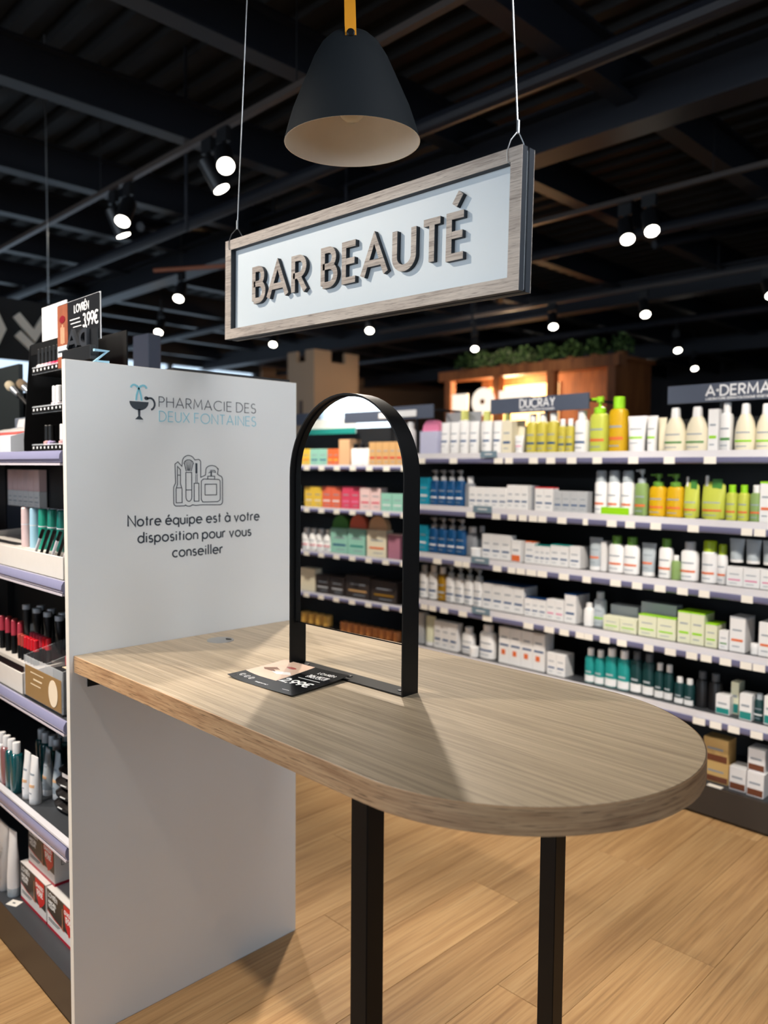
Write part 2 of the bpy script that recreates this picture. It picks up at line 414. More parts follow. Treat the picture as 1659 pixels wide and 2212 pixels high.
M_hill = plain('hill_blue', (96, 132, 168), rough=0.9, vary=0.15, scale=0.05)
hb = MB(); ridge = [(-60, -8 + i * 4.0, 1.5 + 5.2 * math.exp(-((i - 7.2) / 2.2) ** 2) + 0.5 * math.sin(i * 1.9)) for i in range(26)]
hb.add([(x, y, -2) for x, y, z in ridge] + ridge + [(-90, y, z * 0.6) for x, y, z in ridge], [(i, i + 1, 27 + i, 26 + i) for i in range(25)] + [(26 + i, 27 + i, 53 + i, 52 + i) for i in range(25)])
struct(link('hills', hb.mesh('hills', M_hill)), 'blue hills outside the far window')
# ceiling: corrugated deck with beams
cb = MB(); prof = []; x = -7.0
poly = []
while x < 17.0:
    poly += [(x, 4.32), (x + 0.10, 4.32), (x + 0.13, 4.26), (x + 0.22, 4.26)]; x += 0.25
poly.append((17.0, 4.32))
n = len(poly)
cb.add([(-12.2, y, z) for y, z in poly] + [(10.0, y, z) for y, z in poly], [(i, i + 1, n + i + 1, n + i) for i in range(n - 1)])
cb.box(-12.2, 10.0, -7.0, 17.0, 4.36, 4.4)
ceil = struct(link('ceiling', cb.mesh('ceiling', M_deck)), 'black corrugated steel deck over the shop')
def ibeam_y(x, z, w=0.12, h=0.26):
    mb = MB().box(x - w / 2, x + w / 2, -6.9, 16.9, z, z + 0.016).box(x - w / 2, x + w / 2, -6.9, 16.9, z + h - 0.016, z + h).box(x - 0.006, x + 0.006, -6.9, 16.9, z + 0.016, z + h - 0.016)
    part('ceiling_beam', mb, M_beam, ceil)
for i in range(18): ibeam_y(-11.4 + i * 1.22, 3.62 + (0.0 if i % 3 else -0.06))
for y in (-4.5, 0.2, 3.45, 7.8, 12.2):
    mb = MB().box(-12.0, 9.6, y - 0.10, y + 0.10, 3.40, 3.42).box(-12.0, 9.6, y - 0.10, y + 0.10, 3.64, 3.66).box(-12.0, 9.6, y - 0.008, y + 0.008, 3.42, 3.64)
    part('ceiling_girder', mb, M_beam, ceil)
for y in (2.75, 5.6, 9.6, -0.6): part('ceiling_pipe', MB().tube([(-11.9, y, 3.5), (9.5, y, 3.5)], 0.05, 10), M_beam, ceil)
for x0, y0, x1, y1 in ((-4.6, 2.6, -5.8, 4.6), (-6.2, 3.6, -4.4, 5.6), (-7.4, 3.0, -9.2, 5.4), (-3.2, 6.4, -5.0, 8.4), (0.4, 4.0, 1.2, 6.6), (-1.6, 6.2, -0.4, 8.6), (-8.0, 6.6, -6.6, 8.8)):
    part('ceiling_brace', MB().tube([(x0, y0, 3.56), (x1, y1, 4.22)], 0.04, 8), M_beam, ceil)
for x0, y0 in ((-2.9, 2.05), (-1.1, 1.9), (-2.45, 3.1), (-4.0, 3.6), (0.1, 5.2), (-3.6, 6.0)):
    part('hanger_rod', MB().tube([(x0, y0, 3.05 if y0 > 2 else 3.3), (x0, y0, 4.27)], 0.012, 6), M_beam, ceil)
part('copper_pipe', MB().tube([(-5.1, 3.0, 3.34), (-3.2, 4.1, 3.34)], 0.02, 8), plain('copper_conduit', (150, 84, 52), rough=0.5), ceil)
# ------------------------------------------------------------------ track lights
M_can = plain('spot_can_black', (24, 25, 28), rough=0.4)
M_lens = glow('spot_lens', (255, 246, 230), 14.0)
def track(y, x0, x1, label):
    t = empty('lighting_track', (x0, y, 3.36)); tag(t, label, 'light track')
    box_part('rail', (0, x1 - x0, -0.018, 0.018, -0.016, 0.016), plain('track_rail', (70, 62, 58), rough=0.4), t)
    for k in range(int((x1 - x0) / 2.2) + 1): part('suspension_rod', MB().tube([(0.3 + k * 2.2, 0, 0.016), (0.3 + k * 2.2, 0, 0.91)], 0.004, 6), M_dark, t)
can_me = MB().loft([(-0.16, 0.048, 0.048), (-0.155, 0.052, 0.052), (0.02, 0.052, 0.052), (0.025, 0.046, 0.046)], 24).mesh('can', M_can)
lens_me = MB().loft([(-0.1645, 0.046, 0.046), (-0.1605, 0.046, 0.046)], 24).mesh('lens', M_lens)
arm_me = MB().box(-0.012, 0.012, -0.012, 0.012, 0.0, 0.06).box(-0.05, 0.05, -0.016, 0.016, 0.06, 0.14).mesh('arm', M_can)
def spotlight(x, y, aim, label, power=0.0, size=60, blend=0.5, group=None, color=(1.0, 0.90, 0.78), soft=0.045):
    t = empty('track_spotlight', (x, y, 3.2)); tag(t, label, 'spotlight', group)
    v = (Vector(aim) - Vector((x, y, 3.2))).normalized(); q = v.to_track_quat('-Z', 'Y').to_euler()
    link('arm', arm_me, t, (0, 0, 0.0))
    c = link('can', can_me, t, (0, 0, 0), q); link('lens', lens_me, c)
    if power:
        d = bpy.data.lights.new('spot_light', 'SPOT'); d.energy = power; d.spot_size = math.radians(size); d.spot_blend = blend
        d.shadow_soft_size = soft; d.color = color
        o = bpy.data.objects.new('spot_beam', d); COL.objects.link(o); o.parent = t
        o.location = v * 0.18; o.rotation_euler = q
    return t
SPOT_POINTS = [(-2.12, 1.73), (-1.93, 1.71), (-3.33, 1.74), (-3.12, 1.74), (-4.97, 3.22), (-6.82, 4.02), (-6.55, 5.52), (-4.87, 5.67), (-4.83, 7.59), (-3.16, 6.91), (-2.08, 6.96), (-0.93, 4.40), (-0.72, 4.34), (-2.90, 9.52), (-3.53, 11.50), (-0.83, 6.91), (-7.15, 11.14), (-6.39, 11.05), (-5.59, 12.22), (-5.23, 13.32), (-7.01, 14.56), (-6.73, 15.34), (-7.50, 13.25)]
SPOT_AIM = {0: (-1.2, 2.6, 0.9), 1: (0.6, 0.4, 0.6), 2: (-3.0, 2.6, 1.0), 3: (-2.2, 0.6, 1.0)}
track(1.73, -6.0, 2.6, 'long lighting track running behind the pendant lamp')
track(4.37, -5.0, 3.0, 'lighting track beyond the bright product shelves')
track(-1.10, -5.0, 3.4, 'lighting track over the make-up aisle')
track(6.93, -6.0, 3.0, 'lighting track further back over the shop')
track(0.95, -0.3, 3.2, 'added lighting track above the rounded table end')  # unseen track, made up to carry the added lamps over the table
near = ['spotlight of the nearer pair below the suspended sign cable, aimed away', 'spotlight of the nearer pair tilted towards the table',
        'spotlight of the second pair on the long track, lower one', 'spotlight of the second pair on the long track, darker side on',
        'single ceiling spotlight left of the sign, upper one', 'single ceiling spotlight left of the sign, lower one',
        'small spotlight glowing just under the sign corner', 'small spotlight glowing under the middle of the sign',
        'small far spotlight alone above the green kiosk', 'ceiling spotlight to the lower side of the sign end',
        'ceiling spotlight higher than its neighbour beyond the sign end', 'spotlight of the pair beyond the sign, shining at the viewer',
        'spotlight of the pair beyond the sign, seen side on', 'far spotlight high over the brand header', 'far spotlight just below the high one over the brand header',
        'spotlight cut by the edge of the picture']
for i, (sx, sy) in enumerate(SPOT_POINTS):
    lab = near[i] if i < len(near) else ordl({16: 0, 17: 1, 22: 2, 20: 3, 18: 4, 21: 5, 19: 6}[i], 7) + ' tiny far spotlight in the distant cluster above the shelves'
    pw = {1: 110, 0: 110, 2: 80, 3: 110, 11: 80, 12: 60}.get(i, 0)
    aim = SPOT_AIM.get(i, (sx + 1.2, sy - 1.4, 0.6))
    spotlight(sx, sy, aim, lab, pw, 62, 0.6, 'distant ceiling spotlights' if i >= len(near) else None)
    if i in (4, 5, 6, 7, 8, 13, 14) or i >= 16: part('suspension_rod', MB().box(-0.02, 0.02, -0.015, 0.015, 0.14, 0.165).tube([(0, 0, 0.165), (0, 0, 1.11)], 0.006, 6), M_can, bpy.data.objects['track_spotlight' + ('.%03d' % i if i else '')])
for hx_, hy_, ha, hl in ((-4.35, 5.05, (-7.7, 7.3, 2.2), 'added spotlight hidden behind the sign to brighten the castle tower'), (-2.9, 5.55, (-5.2, 8.7, 2.7), 'added spotlight hidden behind the sign to brighten the wooden kiosk')):  # extra lamps tucked out of sight to brighten the tower and kiosk
    t_ = spotlight(hx_, hy_, ha, hl, 150, 50, 0.6)
    part('suspension_rod', MB().box(-0.02, 0.02, -0.015, 0.015, 0.14, 0.165).tube([(0, 0, 0.165), (0, 0, 1.11)], 0.006, 6), M_can, t_)
spotlight(-0.78, 1.70, (0.62, 0.30, 0.95), 'spotlight on the track hidden behind the pendant shade', 250, 58, 0.5)
spotlight(-0.70, -1.10, (0.45, 0.45, 0.95), 'spotlight over the make-up aisle aimed across the table', 150, 56, 0.6)
spotlight(-1.90, -1.10, (-0.9, 0.25, 0.9), 'added unseen spotlight over the make-up aisle brightening the make-up shelves', 220, 60, 0.6)  # unseen lamp added to light the make-up shelves
spotlight(0.15, -1.10, (-0.35, 0.2, 0.8), 'added unseen spotlight over the make-up aisle nearest the white panel', 170, 50, 0.6)  # another unseen lamp added for the make-up shelves near the panel
spotlight(-1.3, -1.10, (-1.45, -1.75, 0.9), 'added unseen spotlight over the make-up aisle brightening the opposite shelves', 420, 70, 0.6)  # unseen lamp added to brighten the shelves the mirror reflects
spotlight(0.35, 0.95, (-0.75, 2.45, 1.0), 'added unseen spotlight above the table brightening the product shelves, first', 150, 64, 0.6)  # added out of frame so the product shelves come out bright
spotlight(1.05, 0.95, (0.10, 2.45, 0.9), 'added unseen spotlight above the table brightening the product shelves, second', 130, 64, 0.6)  # second out-of-frame lamp added for the product shelves
spotlight(1.75, 0.95, (0.9, 2.2, 0.3), 'added unseen spotlight above the table end brightening the aisle floor', 175, 64, 0.6)  # out-of-frame lamp added to brighten the aisle floor
spotlight(2.55, 0.95, (0.0, 0.30, 1.40), 'added soft spotlight above the table end brightening the white panel', 75, 50, 0.8, color=(0.93, 0.96, 1.0), soft=0.35)  # soft fill lamp added to lift the panel above the table
track(0.36, 1.9, 3.3, 'added short lighting track over the rounded table end')  # made-up track, there only to hold the second panel fill lamp
spotlight(2.75, 0.36, (0.0, 0.34, 1.40), 'added soft spotlight on the short track brightening the white panel', 95, 50, 0.8, color=(0.93, 0.96, 1.0), soft=0.3)  # second soft fill lamp added for the upper panel
# ------------------------------------------------------------------ white end panel with print
pan = empty('end_panel', (0, 0, 0)); tag(pan, 'tall white end panel printed with pharmacy logo, standing behind the oval table', 'panel')
PANW, PANH = 0.701, 1.7066
box_part('panel_board', (-0.0185, 0.0, 0.0012, PANW - 0.0012, 0.0, PANH - 0.0012), M_panel, pan)
mb = MB().box(-0.0187, -0.0002, 0.0, 0.0012, 0.0, PANH).box(-0.0187, -0.0002, PANW - 0.0012, PANW, 0.0, PANH).box(-0.0187, -0.0002, 0.0012, PANW - 0.0012, PANH - 0.0012, PANH)
part('edge_band', mb, M_panel_edge, pan, label='cream edge band')
def pf(s, t, d): return (0.0007 - d, s, t)          # print on the panel face: s along y, t = height
mb = MB(); text(mb, 'PHARMACIE DES', 0.2455, 1.6072, 0.0263, 0.306, 0.0020, pf); part('lettering', mb, M_ink, pan, label='thin dark capital lettering beside the logo cup')
mb = MB(); text(mb, 'DEUX FONTAINES', 0.2460, 1.5699, 0.0262, 0.306, 0.0020, pf); part('lettering', mb, M_inkblue, pan, label='thin light blue capital lettering under the dark line')
mb = MB(); text(mb, 'Notre \u00e9quipe est \u00e0 votre', 0.1560, 1.2972, 0.0272, 0.407, 0.0040, pf, gap=0.21); part('lettering', mb, M_ink, pan)
mb = MB(); text(mb, 'disposition pour vous', 0.1830, 1.2536, 0.0272, 0.351, 0.0040, pf, gap=0.21); part('lettering', mb, M_ink, pan)
mb = MB(); text(mb, 'conseiller', 0.2820, 1.2092, 0.0272, 0.155, 0.0040, pf, gap=0.21); part('lettering', mb, M_ink, pan)
# logo: cup with two water jets and a snake
def fill(mb, pts, fn, depth=0.0006):
    n = len(pts); mb.add([fn(*p, 0) for p in pts] + [fn(*p, depth) for p in pts], [tuple(range(n)), tuple(range(2 * n - 1, n - 1, -1))] + [(i, (i + 1) % n, n + (i + 1) % n, n + i) for i in range(n)])
mb = MB()
fill(mb, [(0.1632, 1.6172)] + AR(0.1895, 1.6172, 0.0263, 0.0225, 180, 360, 16) , pf)
fill(mb, [(0.1862, 1.598), (0.1928, 1.598), (0.1922, 1.580), (0.2010, 1.5715), (0.1780, 1.5715), (0.1868, 1.580)], pf)
part('logo_cup', mb, M_ink, pan, label='dark footed cup of the logo')
mb = MB(); stroke(mb, AR(0.2200, 1.6130, 0.0130, 0.0150, 128, -78, 18), 0.0052, pf, 0.0006); fill(mb, AR(0.2095, 1.6270, 0.0058, 0.0048, 0, 360, 14), pf)
part('logo_snake', mb, M_ink, pan, label='dark snake curling from the logo cup')
mb = MB()
for sgn in (-1, 1):
    cx = 0.1890
    stroke(mb, [(cx - sgn * 0.0075, 1.6200), (cx - sgn * 0.006, 1.6330), (cx - sgn * 0.0015, 1.6480), (cx + sgn * 0.004, 1.6560)] + AR(cx + sgn * 0.0125, 1.6490, 0.0095, 0.0100, 90 + sgn * 50, 90 - sgn * 75, 10), 0.0050, pf, 0.0006)
part('logo_water_jets', mb, M_inkblue, pan, label='two light blue water jets of the logo')
# make-up pictogram
mb = MB(); Y0, Z0, KW = 0.2860, 1.3545, 0.1480
def g(a, b): return (Y0 + a * KW, Z0 + b * KW)
def gl(pts, w=0.0022): stroke(mb, [g(*p) for p in pts], w, pf, 0.0006)
gl([(.06, .0), (.17, .0), (.17, .25), (.14, .34), (.14, .50), (.08, .50), (.08, .34), (.05, .25), (.05, .0), (.06, 0)]); gl([(.05, .27), (.17, .27)]); gl([(.08, .50), (.08, .66), (.14, .60), (.14, .50)])
gl([(.25, .55), (.25, .10)] + AR(.31, .10, .06, .08, 180, 360, 8) + [(.37, .55), (.25, .55)]); gl([(.25, .23), (.37, .23)])
gl([(.26, .57), (.22, .72)] + AR(.31, .70, .10, .08, 170, 10, 8) + [(.40, .72), (.36, .57)])
for k in (-.05, -.025, 0, .025, .05): gl([(.31 + k * .5, .58), (.31 + k * 1.3, .76)], 0.0014)
gl([(.42, .02), (.52, .02), (.52, .35), (.42, .35), (.42, .02)]); gl([(.455, .36), (.455, .52)], 0.0016); gl([(.485, .36), (.485, .52)], 0.0016); gl([(.47, .53), (.47, .72)], 0.0062)
gl([(.60, .0), (.92, .0)] + AR(.93, .06, .05, .05, -80, 0, 5) + [(.98, .36)] + AR(.93, .37, .05, .05, 10, 80, 5) + [(.62, .43)] + AR(.62, .37, .05, .05, 100, 170, 5) + [(.57, .05), (.60, 0)])
gl([(.65, .13), (.90, .13), (.90, .33), (.65, .33), (.65, .13)]); gl([(.71, .43), (.71, .48), (.86, .48), (.86, .43)]); gl([(.785, .48), (.785, .56)], 0.0040); gl([(.73, .54), (.78, .57), (.88, .55), (.86, .59), (.76, .59)], 0.0020)
gl([(.0, .06)] + AR(.06, .0, .06, .06, 180, 270, 5) + [(.22, -.06)] + AR(.31, -.02, .08, .05, 210, 330, 6) + [(.46, -.06), (.56, -.05), (.93, -.06)] + AR(.97, .0, .06, .06, 270, 360, 5) + [(1.03, .40)] + AR(.96, .42, .07, .07, 0, 85, 5) + [(.92, .52), (.94, .62)] + AR(.80, .60, .13, .08, 10, 170, 8) + [(.66, .50), (.56, .46), (.56, .74)] + AR(.51, .74, .05, .05, 0, 110, 5) + [(.44, .78)] + AR(.31, .74, .13, .12, 30, 165, 8) + [(.17, .66), (.09, .74), (.03, .70), (.04, .36), (.0, .28), (.0, .06)])
part('make_up_pictogram', mb, M_ink, pan, label='outline drawing of lipstick, brush, mascara and bottle')
# ------------------------------------------------------------------ table
T = 0.9866; TH = 0.0405; CX, CY, RAD = 1.0365, 0.3554, 0.3446
tab = empty('oval_table', (0, 0, 0)); tag(tab, 'oak counter table with rounded end on black legs, fixed to the white panel', 'table')
def outline(grow=0.0, n=56):
    r = RAD + grow
    return [(0.0012, CY - r)] + [(CX + r * math.sin(a), CY - r * math.cos(a)) for a in [math.pi * i / n for i in range(n + 1)]] + [(0.0012, CY + r)]
o1, o2 = outline(-0.0025), outline(-0.0016)
n = len(o1)
mb = MB(); mb.add([(x, y, T) for x, y in o1] + [(x, y, T - 0.0009) for x, y in o2] + [(x, y, T - TH) for x, y in o2],
    [tuple(range(n)), tuple(range(3 * n - 1, 2 * n - 1, -1))] + [(i, n + i, n + (i + 1) % n, (i + 1) % n) for i in range(n)] + [(n + i, 2 * n + i, 2 * n + (i + 1) % n, n + (i + 1) % n) for i in range(n)])
part('tabletop', mb, W_table, tab)
# edge band follows the rim; its grain follows a length coordinate stored as UV
M_edge = W_edge
oo, oi = outline(0.0, 72), outline(-0.0016, 72); n = len(oo); s = [0.0]
for i in range(1, n): s.append(s[-1] + math.dist(oo[i - 1], oo[i]))
ev = []; ef = []
for z in (T - TH - 0.0004, T - 0.0010): ev += [(x, y, z) for x, y in oo]
ev += [(x + (oi[i][0] - x) * 0.8, y + (oi[i][1] - y) * 0.8, T - 0.0001) for i, (x, y) in enumerate(oo)]
ev += [(x, y, T - TH - 0.0004) for x, y in oi]
for i in range(n - 1):
    ef += [(i, i + 1, n + i + 1, n + i), (n + i, n + i + 1, 2 * n + i + 1, 2 * n + i), (3 * n + i, 3 * n + i + 1, i + 1, i)]
em = bpy.data.meshes.new('edge_band'); em.from_pydata(ev, [], ef); em.materials.append(M_edge)
uv = em.uv_layers.new(name='grain')
for p in em.polygons:
    p.use_smooth = True
    for li in p.loop_indices:
        vi = em.loops[li].vertex_index; uv.data[li].uv = (s[vi % n], ev[vi][2] + (0.02 if vi >= 2 * n else 0.0))
em.set_sharp_from_angle(angle=math.radians(40))
e = link('edge_band', em, tab); e['label'] = 'warm oak edge band of the tabletop'
for x0, y0 in ((0.934, 0.078), (0.944, 0.626)):
    lg = box_part('leg', (x0, x0 + 0.040, y0, y0 + 0.040, 0.004, T - TH - 0.004), M_black, tab, bev=0.0016)
    box_part('foot_glide', (x0 + 0.006, x0 + 0.034, y0 + 0.006, y0 + 0.034, 0.0, 0.004), M_dark, lg)
    box_part('mounting_plate', (x0 - 0.02, x0 + 0.06, y0 - 0.012, y0 + 0.052, T - TH - 0.004, T - TH), M_black, lg)
mb = MB().box(0.0005, 0.004, 0.044, 0.65, T - TH - 0.042, T - TH).box(0.004, 0.042, 0.044, 0.65, T - TH - 0.004, T - TH)
part('wall_bracket', mb, M_black, tab, label='black angle bracket under the tabletop')
gm = part('cable_grommet', MB().loft([(T, 0.036, 0.036), (T + 0.0016, 0.0352, 0.0352), (T + 0.0022, 0.032, 0.032)], 32, cx=0.0954, cy=0.3682), plain('grommet_grey', (138, 138, 138), rough=0.35), tab, label='round grey cable grommet')
part('grommet_opening', MB().loft([(T + 0.0019, 0.012, 0.0065), (T + 0.0032, 0.011, 0.0055)], 18, cx=0.1080, cy=0.3860), M_black, gm)
# ------------------------------------------------------------------ arched mirror
mir = empty('arched_mirror', (0.4321, 0.3393, T), (0, 0, math.radians(1.2))); tag(mir, 'arched table mirror in a deep black metal frame', 'mirror')
MW, MH, MD = 0.3616, 0.625, 0.0473; MR = MW / 2
def arch(inset, z0, n=28):
    r = MR - inset
    return [(inset, z0)] + [(MR - r * math.cos(a), MH - MR + r * math.sin(a)) for a in [math.pi * i / n for i in range(n + 1)]] + [(MW - inset, z0)]
def ring_prism(outer, inner, y0, y1):
    mb = MB(); n = len(outer)
    mb.add([(x, y0, z) for x, z in outer] + [(x, y0, z) for x, z in inner] + [(x, y1, z) for x, z in outer] + [(x, y1, z) for x, z in inner],
           [q for i in range(n - 1) for q in ((i, i + 1, n + i + 1, n + i), (2 * n + i, 3 * n + i, 3 * n + i + 1, 2 * n + i + 1), (i, 2 * n + i, 2 * n + i + 1, i + 1), (n + i, n + i + 1, 3 * n + i + 1, 3 * n + i))]
           + [(0, n, 3 * n, 2 * n), (n - 1, 3 * n - 1, 4 * n - 1, 2 * n - 1)])
    return mb
fr = part('frame', ring_prism(arch(0, 0.0), arch(0.0035, 0.0), 0.0, MD), M_black, mir, label='deep black arched frame')
box_part('base_bar', (0.0035, MW - 0.0035, 0.0, MD, 0.0, 0.0035), M_black, mir, bev=0.0008)
for x in (0.035, 0.180, 0.335):
    sc_ = part('screw', MB().loft([(0.0034, 0.0075, 0.0075), (0.0055, 0.0068, 0.0068), (0.0062, 0.004, 0.004)], 16, cx=x, cy=0.024), M_dark, mir)
MZ = 0.1045
part('backing_plate', MB().prism(arch(0.0037, MZ - 0.004), 0.0195, 0.0225), M_black, mir)
m_, n_, l_, b_ = new_mat('mirror_silver'); b_.inputs['Metallic'].default_value = 1.0; b_.inputs['Roughness'].default_value = 0.0; b_.inputs['Base Color'].default_value = (0.93, 0.94, 0.93, 1)
tcn = n_.new('ShaderNodeTexCoord'); nzn = n_.new('ShaderNodeTexNoise'); nzn.inputs['Scale'].default_value = 14; l_.new(tcn.outputs['Object'], nzn.inputs['Vector'])
mrn = n_.new('ShaderNodeMapRange'); mrn.inputs[3].default_value = 0.0; mrn.inputs[4].default_value = 0.015; l_.new(nzn.outputs['Fac'], mrn.inputs[0]); l_.new(mrn.outputs[0], b_.inputs['Roughness'])
part('mirror_glass', MB().prism(arch(0.0037, MZ), 0.0155, 0.0195), m_, mir, label='clear mirror glass')
part('retaining_lip', ring_prism(arch(0.0035, MZ - 0.004), arch(0.0062, MZ - 0.004), 0.0138, 0.0154), M_black, mir)
# ------------------------------------------------------------------ hanging sign
SA = math.radians(0.95); SW, SH, SD = 0.917, 0.248, 0.0375
sign = empty('hanging_sign', (0.1350, 0.360, 1.7800), (0, SA, 0)); tag(sign, 'wood framed hanging sign reading BAR BEAUTÉ over the table', 'sign')
FWD = 0.0245
def frame_rect(nm, y0, y1, mat, lab=None, g=0.0):
    mb = MB().box(0 + g, SW - g, y0, y1, SH - FWD, SH - g).box(0 + g, SW - g, y0, y1, g, FWD).box(g, FWD, y0, y1, FWD, SH - FWD).box(SW - FWD, SW - g, y0, y1, FWD, SH - FWD)
    return part(nm, mb, mat, sign, label=lab)
frame_rect('frame_face', 0.0, 0.0012, W_sign, 'grey oak veneer of the sign frame')
frame_rect('frame_core', 0.0012, 0.0155, M_signcore)
box_part('sign_board', (0.004, SW - 0.004, 0.0155, 0.0220, 0.004, SH - 0.004), M_signwhite, sign)
frame_rect('frame_core', 0.0220, 0.0363, M_signcore, g=0.0)
frame_rect('frame_face', 0.0363, 0.0375, W_sign)
lx = [(0.1115, 'B', .0545), (0.1710, 'A', .0850), (0.2680, 'R', .0580), (0.3745, 'B', .0560), (0.4450, 'E', .0500), (0.5040, 'A', .0820), (0.5990, 'U', .0660), (0.6780, 'T', .0560), (0.7430, 'E', .0490)]
LZ, LC = 0.0768, 0.0895
for x, ch, w in lx:
    WT = 0.0135; k = (w - (WT if ch not in 'A' else WT * 0.9)) / max(GL[ch][0], 0.1); mb = MB()
    for j, spts in enumerate(GL[ch][1]):
        stroke(mb, [(x + WT / 2 + p[0] * k, LZ + WT / 2 + p[1] * (LC - WT)) for p in spts], WT, lambda s, t, d: (s, 0.0056 + 0.0002 * j + d, t), 0.0098, 1)
        stroke(mb, [(x + WT / 2 + p[0] * k, LZ + WT / 2 + p[1] * (LC - WT)) for p in spts], WT, lambda s, t, d: (s, 0.0047 + 0.0002 * j + d, t), 0.00095, 0)
    if ch == 'E' and x > 0.7:
        acc = [(x + 0.0190, LZ + LC + 0.0120), (x + 0.0345, LZ + LC + 0.0330)]
        stroke(mb, acc, 0.0135, lambda s, t, d: (s, 0.0055 + d, t), 0.0100, 1); stroke(mb, acc, 0.0135, lambda s, t, d: (s, 0.0047 + d, t), 0.0009, 0)
    part('letter', mb, [W_sign, M_signcore], sign)
for x0, x1 in ((0.0255, 0.128), (0.893, 0.755)):
    topz = 2.0
    c = MB().tube([(x0, 0.0185, SH + 0.030), ((x0 + x1) / 2, 0.0185, SH + 0.83), (x1, 0.0185, SH + 1.60)], 0.0017, 8)
    cab = part('cable', c, M_steel, sign, label='thin steel suspension cable')
    lp = MB().tube([(x0, 0.0185, SH + 0.034), (x0 - 0.004, 0.004, SH + 0.016), (x0 - 0.007, -0.0022, SH - 0.004), (x0 - 0.006, -0.0024, SH - 0.022), (x0 - 0.002, 0.006, SH - 0.028)], 0.0011, 6)
    lp.tube([(x0, 0.0185, SH + 0.034), (x0 + 0.004, 0.030, SH + 0.016), (x0 + 0.006, 0.0395, SH - 0.004), (x0 + 0.004, 0.0395, SH - 0.02)], 0.0011, 6)
    part('cable_loop', lp, M_steel, cab); part('ferrule', MB().tube([(x0, 0.0185, SH + 0.030), (x0, 0.0185, SH + 0.052)], 0.0030, 8), M_steel, cab)
# ------------------------------------------------------------------ pendant lamp
LXP, LYP, LZP = 0.581, 0.395, 2.159
lamp = empty('pendant_lamp', (LXP, LYP, LZP), (math.radians(2.5), math.radians(0.6), 0)); tag(lamp, 'black bell shaped pendant lamp with orange leather strap above the sign', 'lamp')
pr = [(.0, .148, .148), (.030, .1395, .1395), (.066, .1275, .1275), (.120, .1040, .1040), (.172, .081, .081), (.200, .064, .064), (.217, .046, .046), (.226, .026, .026), (.229, .004, .004)]
mb = MB(); rings = []
for z, r, _ in pr: rings.append([(r * math.cos(2 * math.pi * k / 56), r * math.sin(2 * math.pi * k / 56), z) for k in range(56)])
mb.rings(rings, 0, cap=False); mb.add(rings[-1], [tuple(range(56))])
part('shade', mb, plain('lamp_matt_black', (19, 24, 28), rough=0.75, bump=0.1, spec=0.2), lamp)
mb = MB(); rings = []
for z, r, _ in pr[:-2]: rings.append([((r - 0.0022) * math.cos(2 * math.pi * k / 56), (r - 0.0022) * math.sin(2 * math.pi * k / 56), z + 0.0003) for k in range(56)])
mb.rings(rings, 0, cap=False); mb.add(rings[-1], [tuple(range(56))])
mb.rings([[(0.1480 * math.cos(2 * math.pi * k / 56), 0.1480 * math.sin(2 * math.pi * k / 56), 0.0) for k in range(56)], [(0.1458 * math.cos(2 * math.pi * k / 56), 0.1458 * math.sin(2 * math.pi * k / 56), 0.0003) for k in range(56)]], 0, cap=False)
part('shade_lining', mb, plain('lamp_lining', (232, 220, 204), rough=0.6), lamp, label='cream inside of the shade')
bulb = part('bulb', MB().loft([(.045, .004, .004), (.047, .014, .014), (.055, .025, .025), (.070, .031, .031), (.088, .030, .030), (.108, .021, .021), (.125, .014, .014)], 24), clear('bulb_glass', (240, 226, 196), alpha=0.35), lamp)
part('socket', MB().loft([(.122, .016, .016), (.180, .018, .018)], 20), M_black, bulb)
M_leather = plain('orange_leather', (214, 142, 30), rough=0.55, bump=0.2)
hx, hy = -0.012, -0.052
def strip(mb, pts, wdir, wd, th):
    """flat strap along a polyline, width along wdir"""
    w = Vector(wdir).normalized() * wd / 2; rings = []
    P = [Vector(p) for p in pts]
    for i, p in enumerate(P):
        t = (P[min(i + 1, len(P) - 1)] - P[max(0, i - 1)]).normalized(); nn = t.cross(w).normalized() * th / 2
        rings.append([tuple(p - w - nn), tuple(p + w - nn), tuple(p + w + nn), tuple(p - w + nn)])
    mb.rings(rings)
dirv = Vector((0.74, -0.67, 0)); side = Vector((0.67, 0.74, 0))
pts = [dirv * .0685 + Vector((0, 0, .190)), dirv * .060 + Vector((0, 0, .212)), dirv * .040 + Vector((0, 0, .26)), dirv * .020 + Vector((0, 0, .298)), Vector((0, 0, .308)), dirv * -.020 + Vector((0, 0, .298)), dirv * -.040 + Vector((0, 0, .26)), dirv * -.060 + Vector((0, 0, .212)), dirv * -.0685 + Vector((0, 0, .190))]
mb = MB(); strip(mb, pts, side, 0.0235, 0.0030); stp = part('leather_strap', mb, M_leather, lamp, label='orange leather carrying strap')
for s_ in (1, -1):
    q = (dirv * s_).to_track_quat('Z', 'Y').to_euler()
    link('rivet', MB().loft([(0.0, .0085, .0085), (.004, .0085, .0085), (.006, .006, .006)], 18).mesh('rivet', M_black), stp, tuple(dirv * s_ * .0680 + Vector((0, 0, .1945))), q)
part('cord', MB().tube([(0, 0, .240), (0, 0, 1.45)], 0.0028, 8), M_black, lamp)
part('cord_grip', MB().loft([(.240, .012, .012), (.262, .010, .010), (.266, .004, .004)], 16), M_black, lamp)
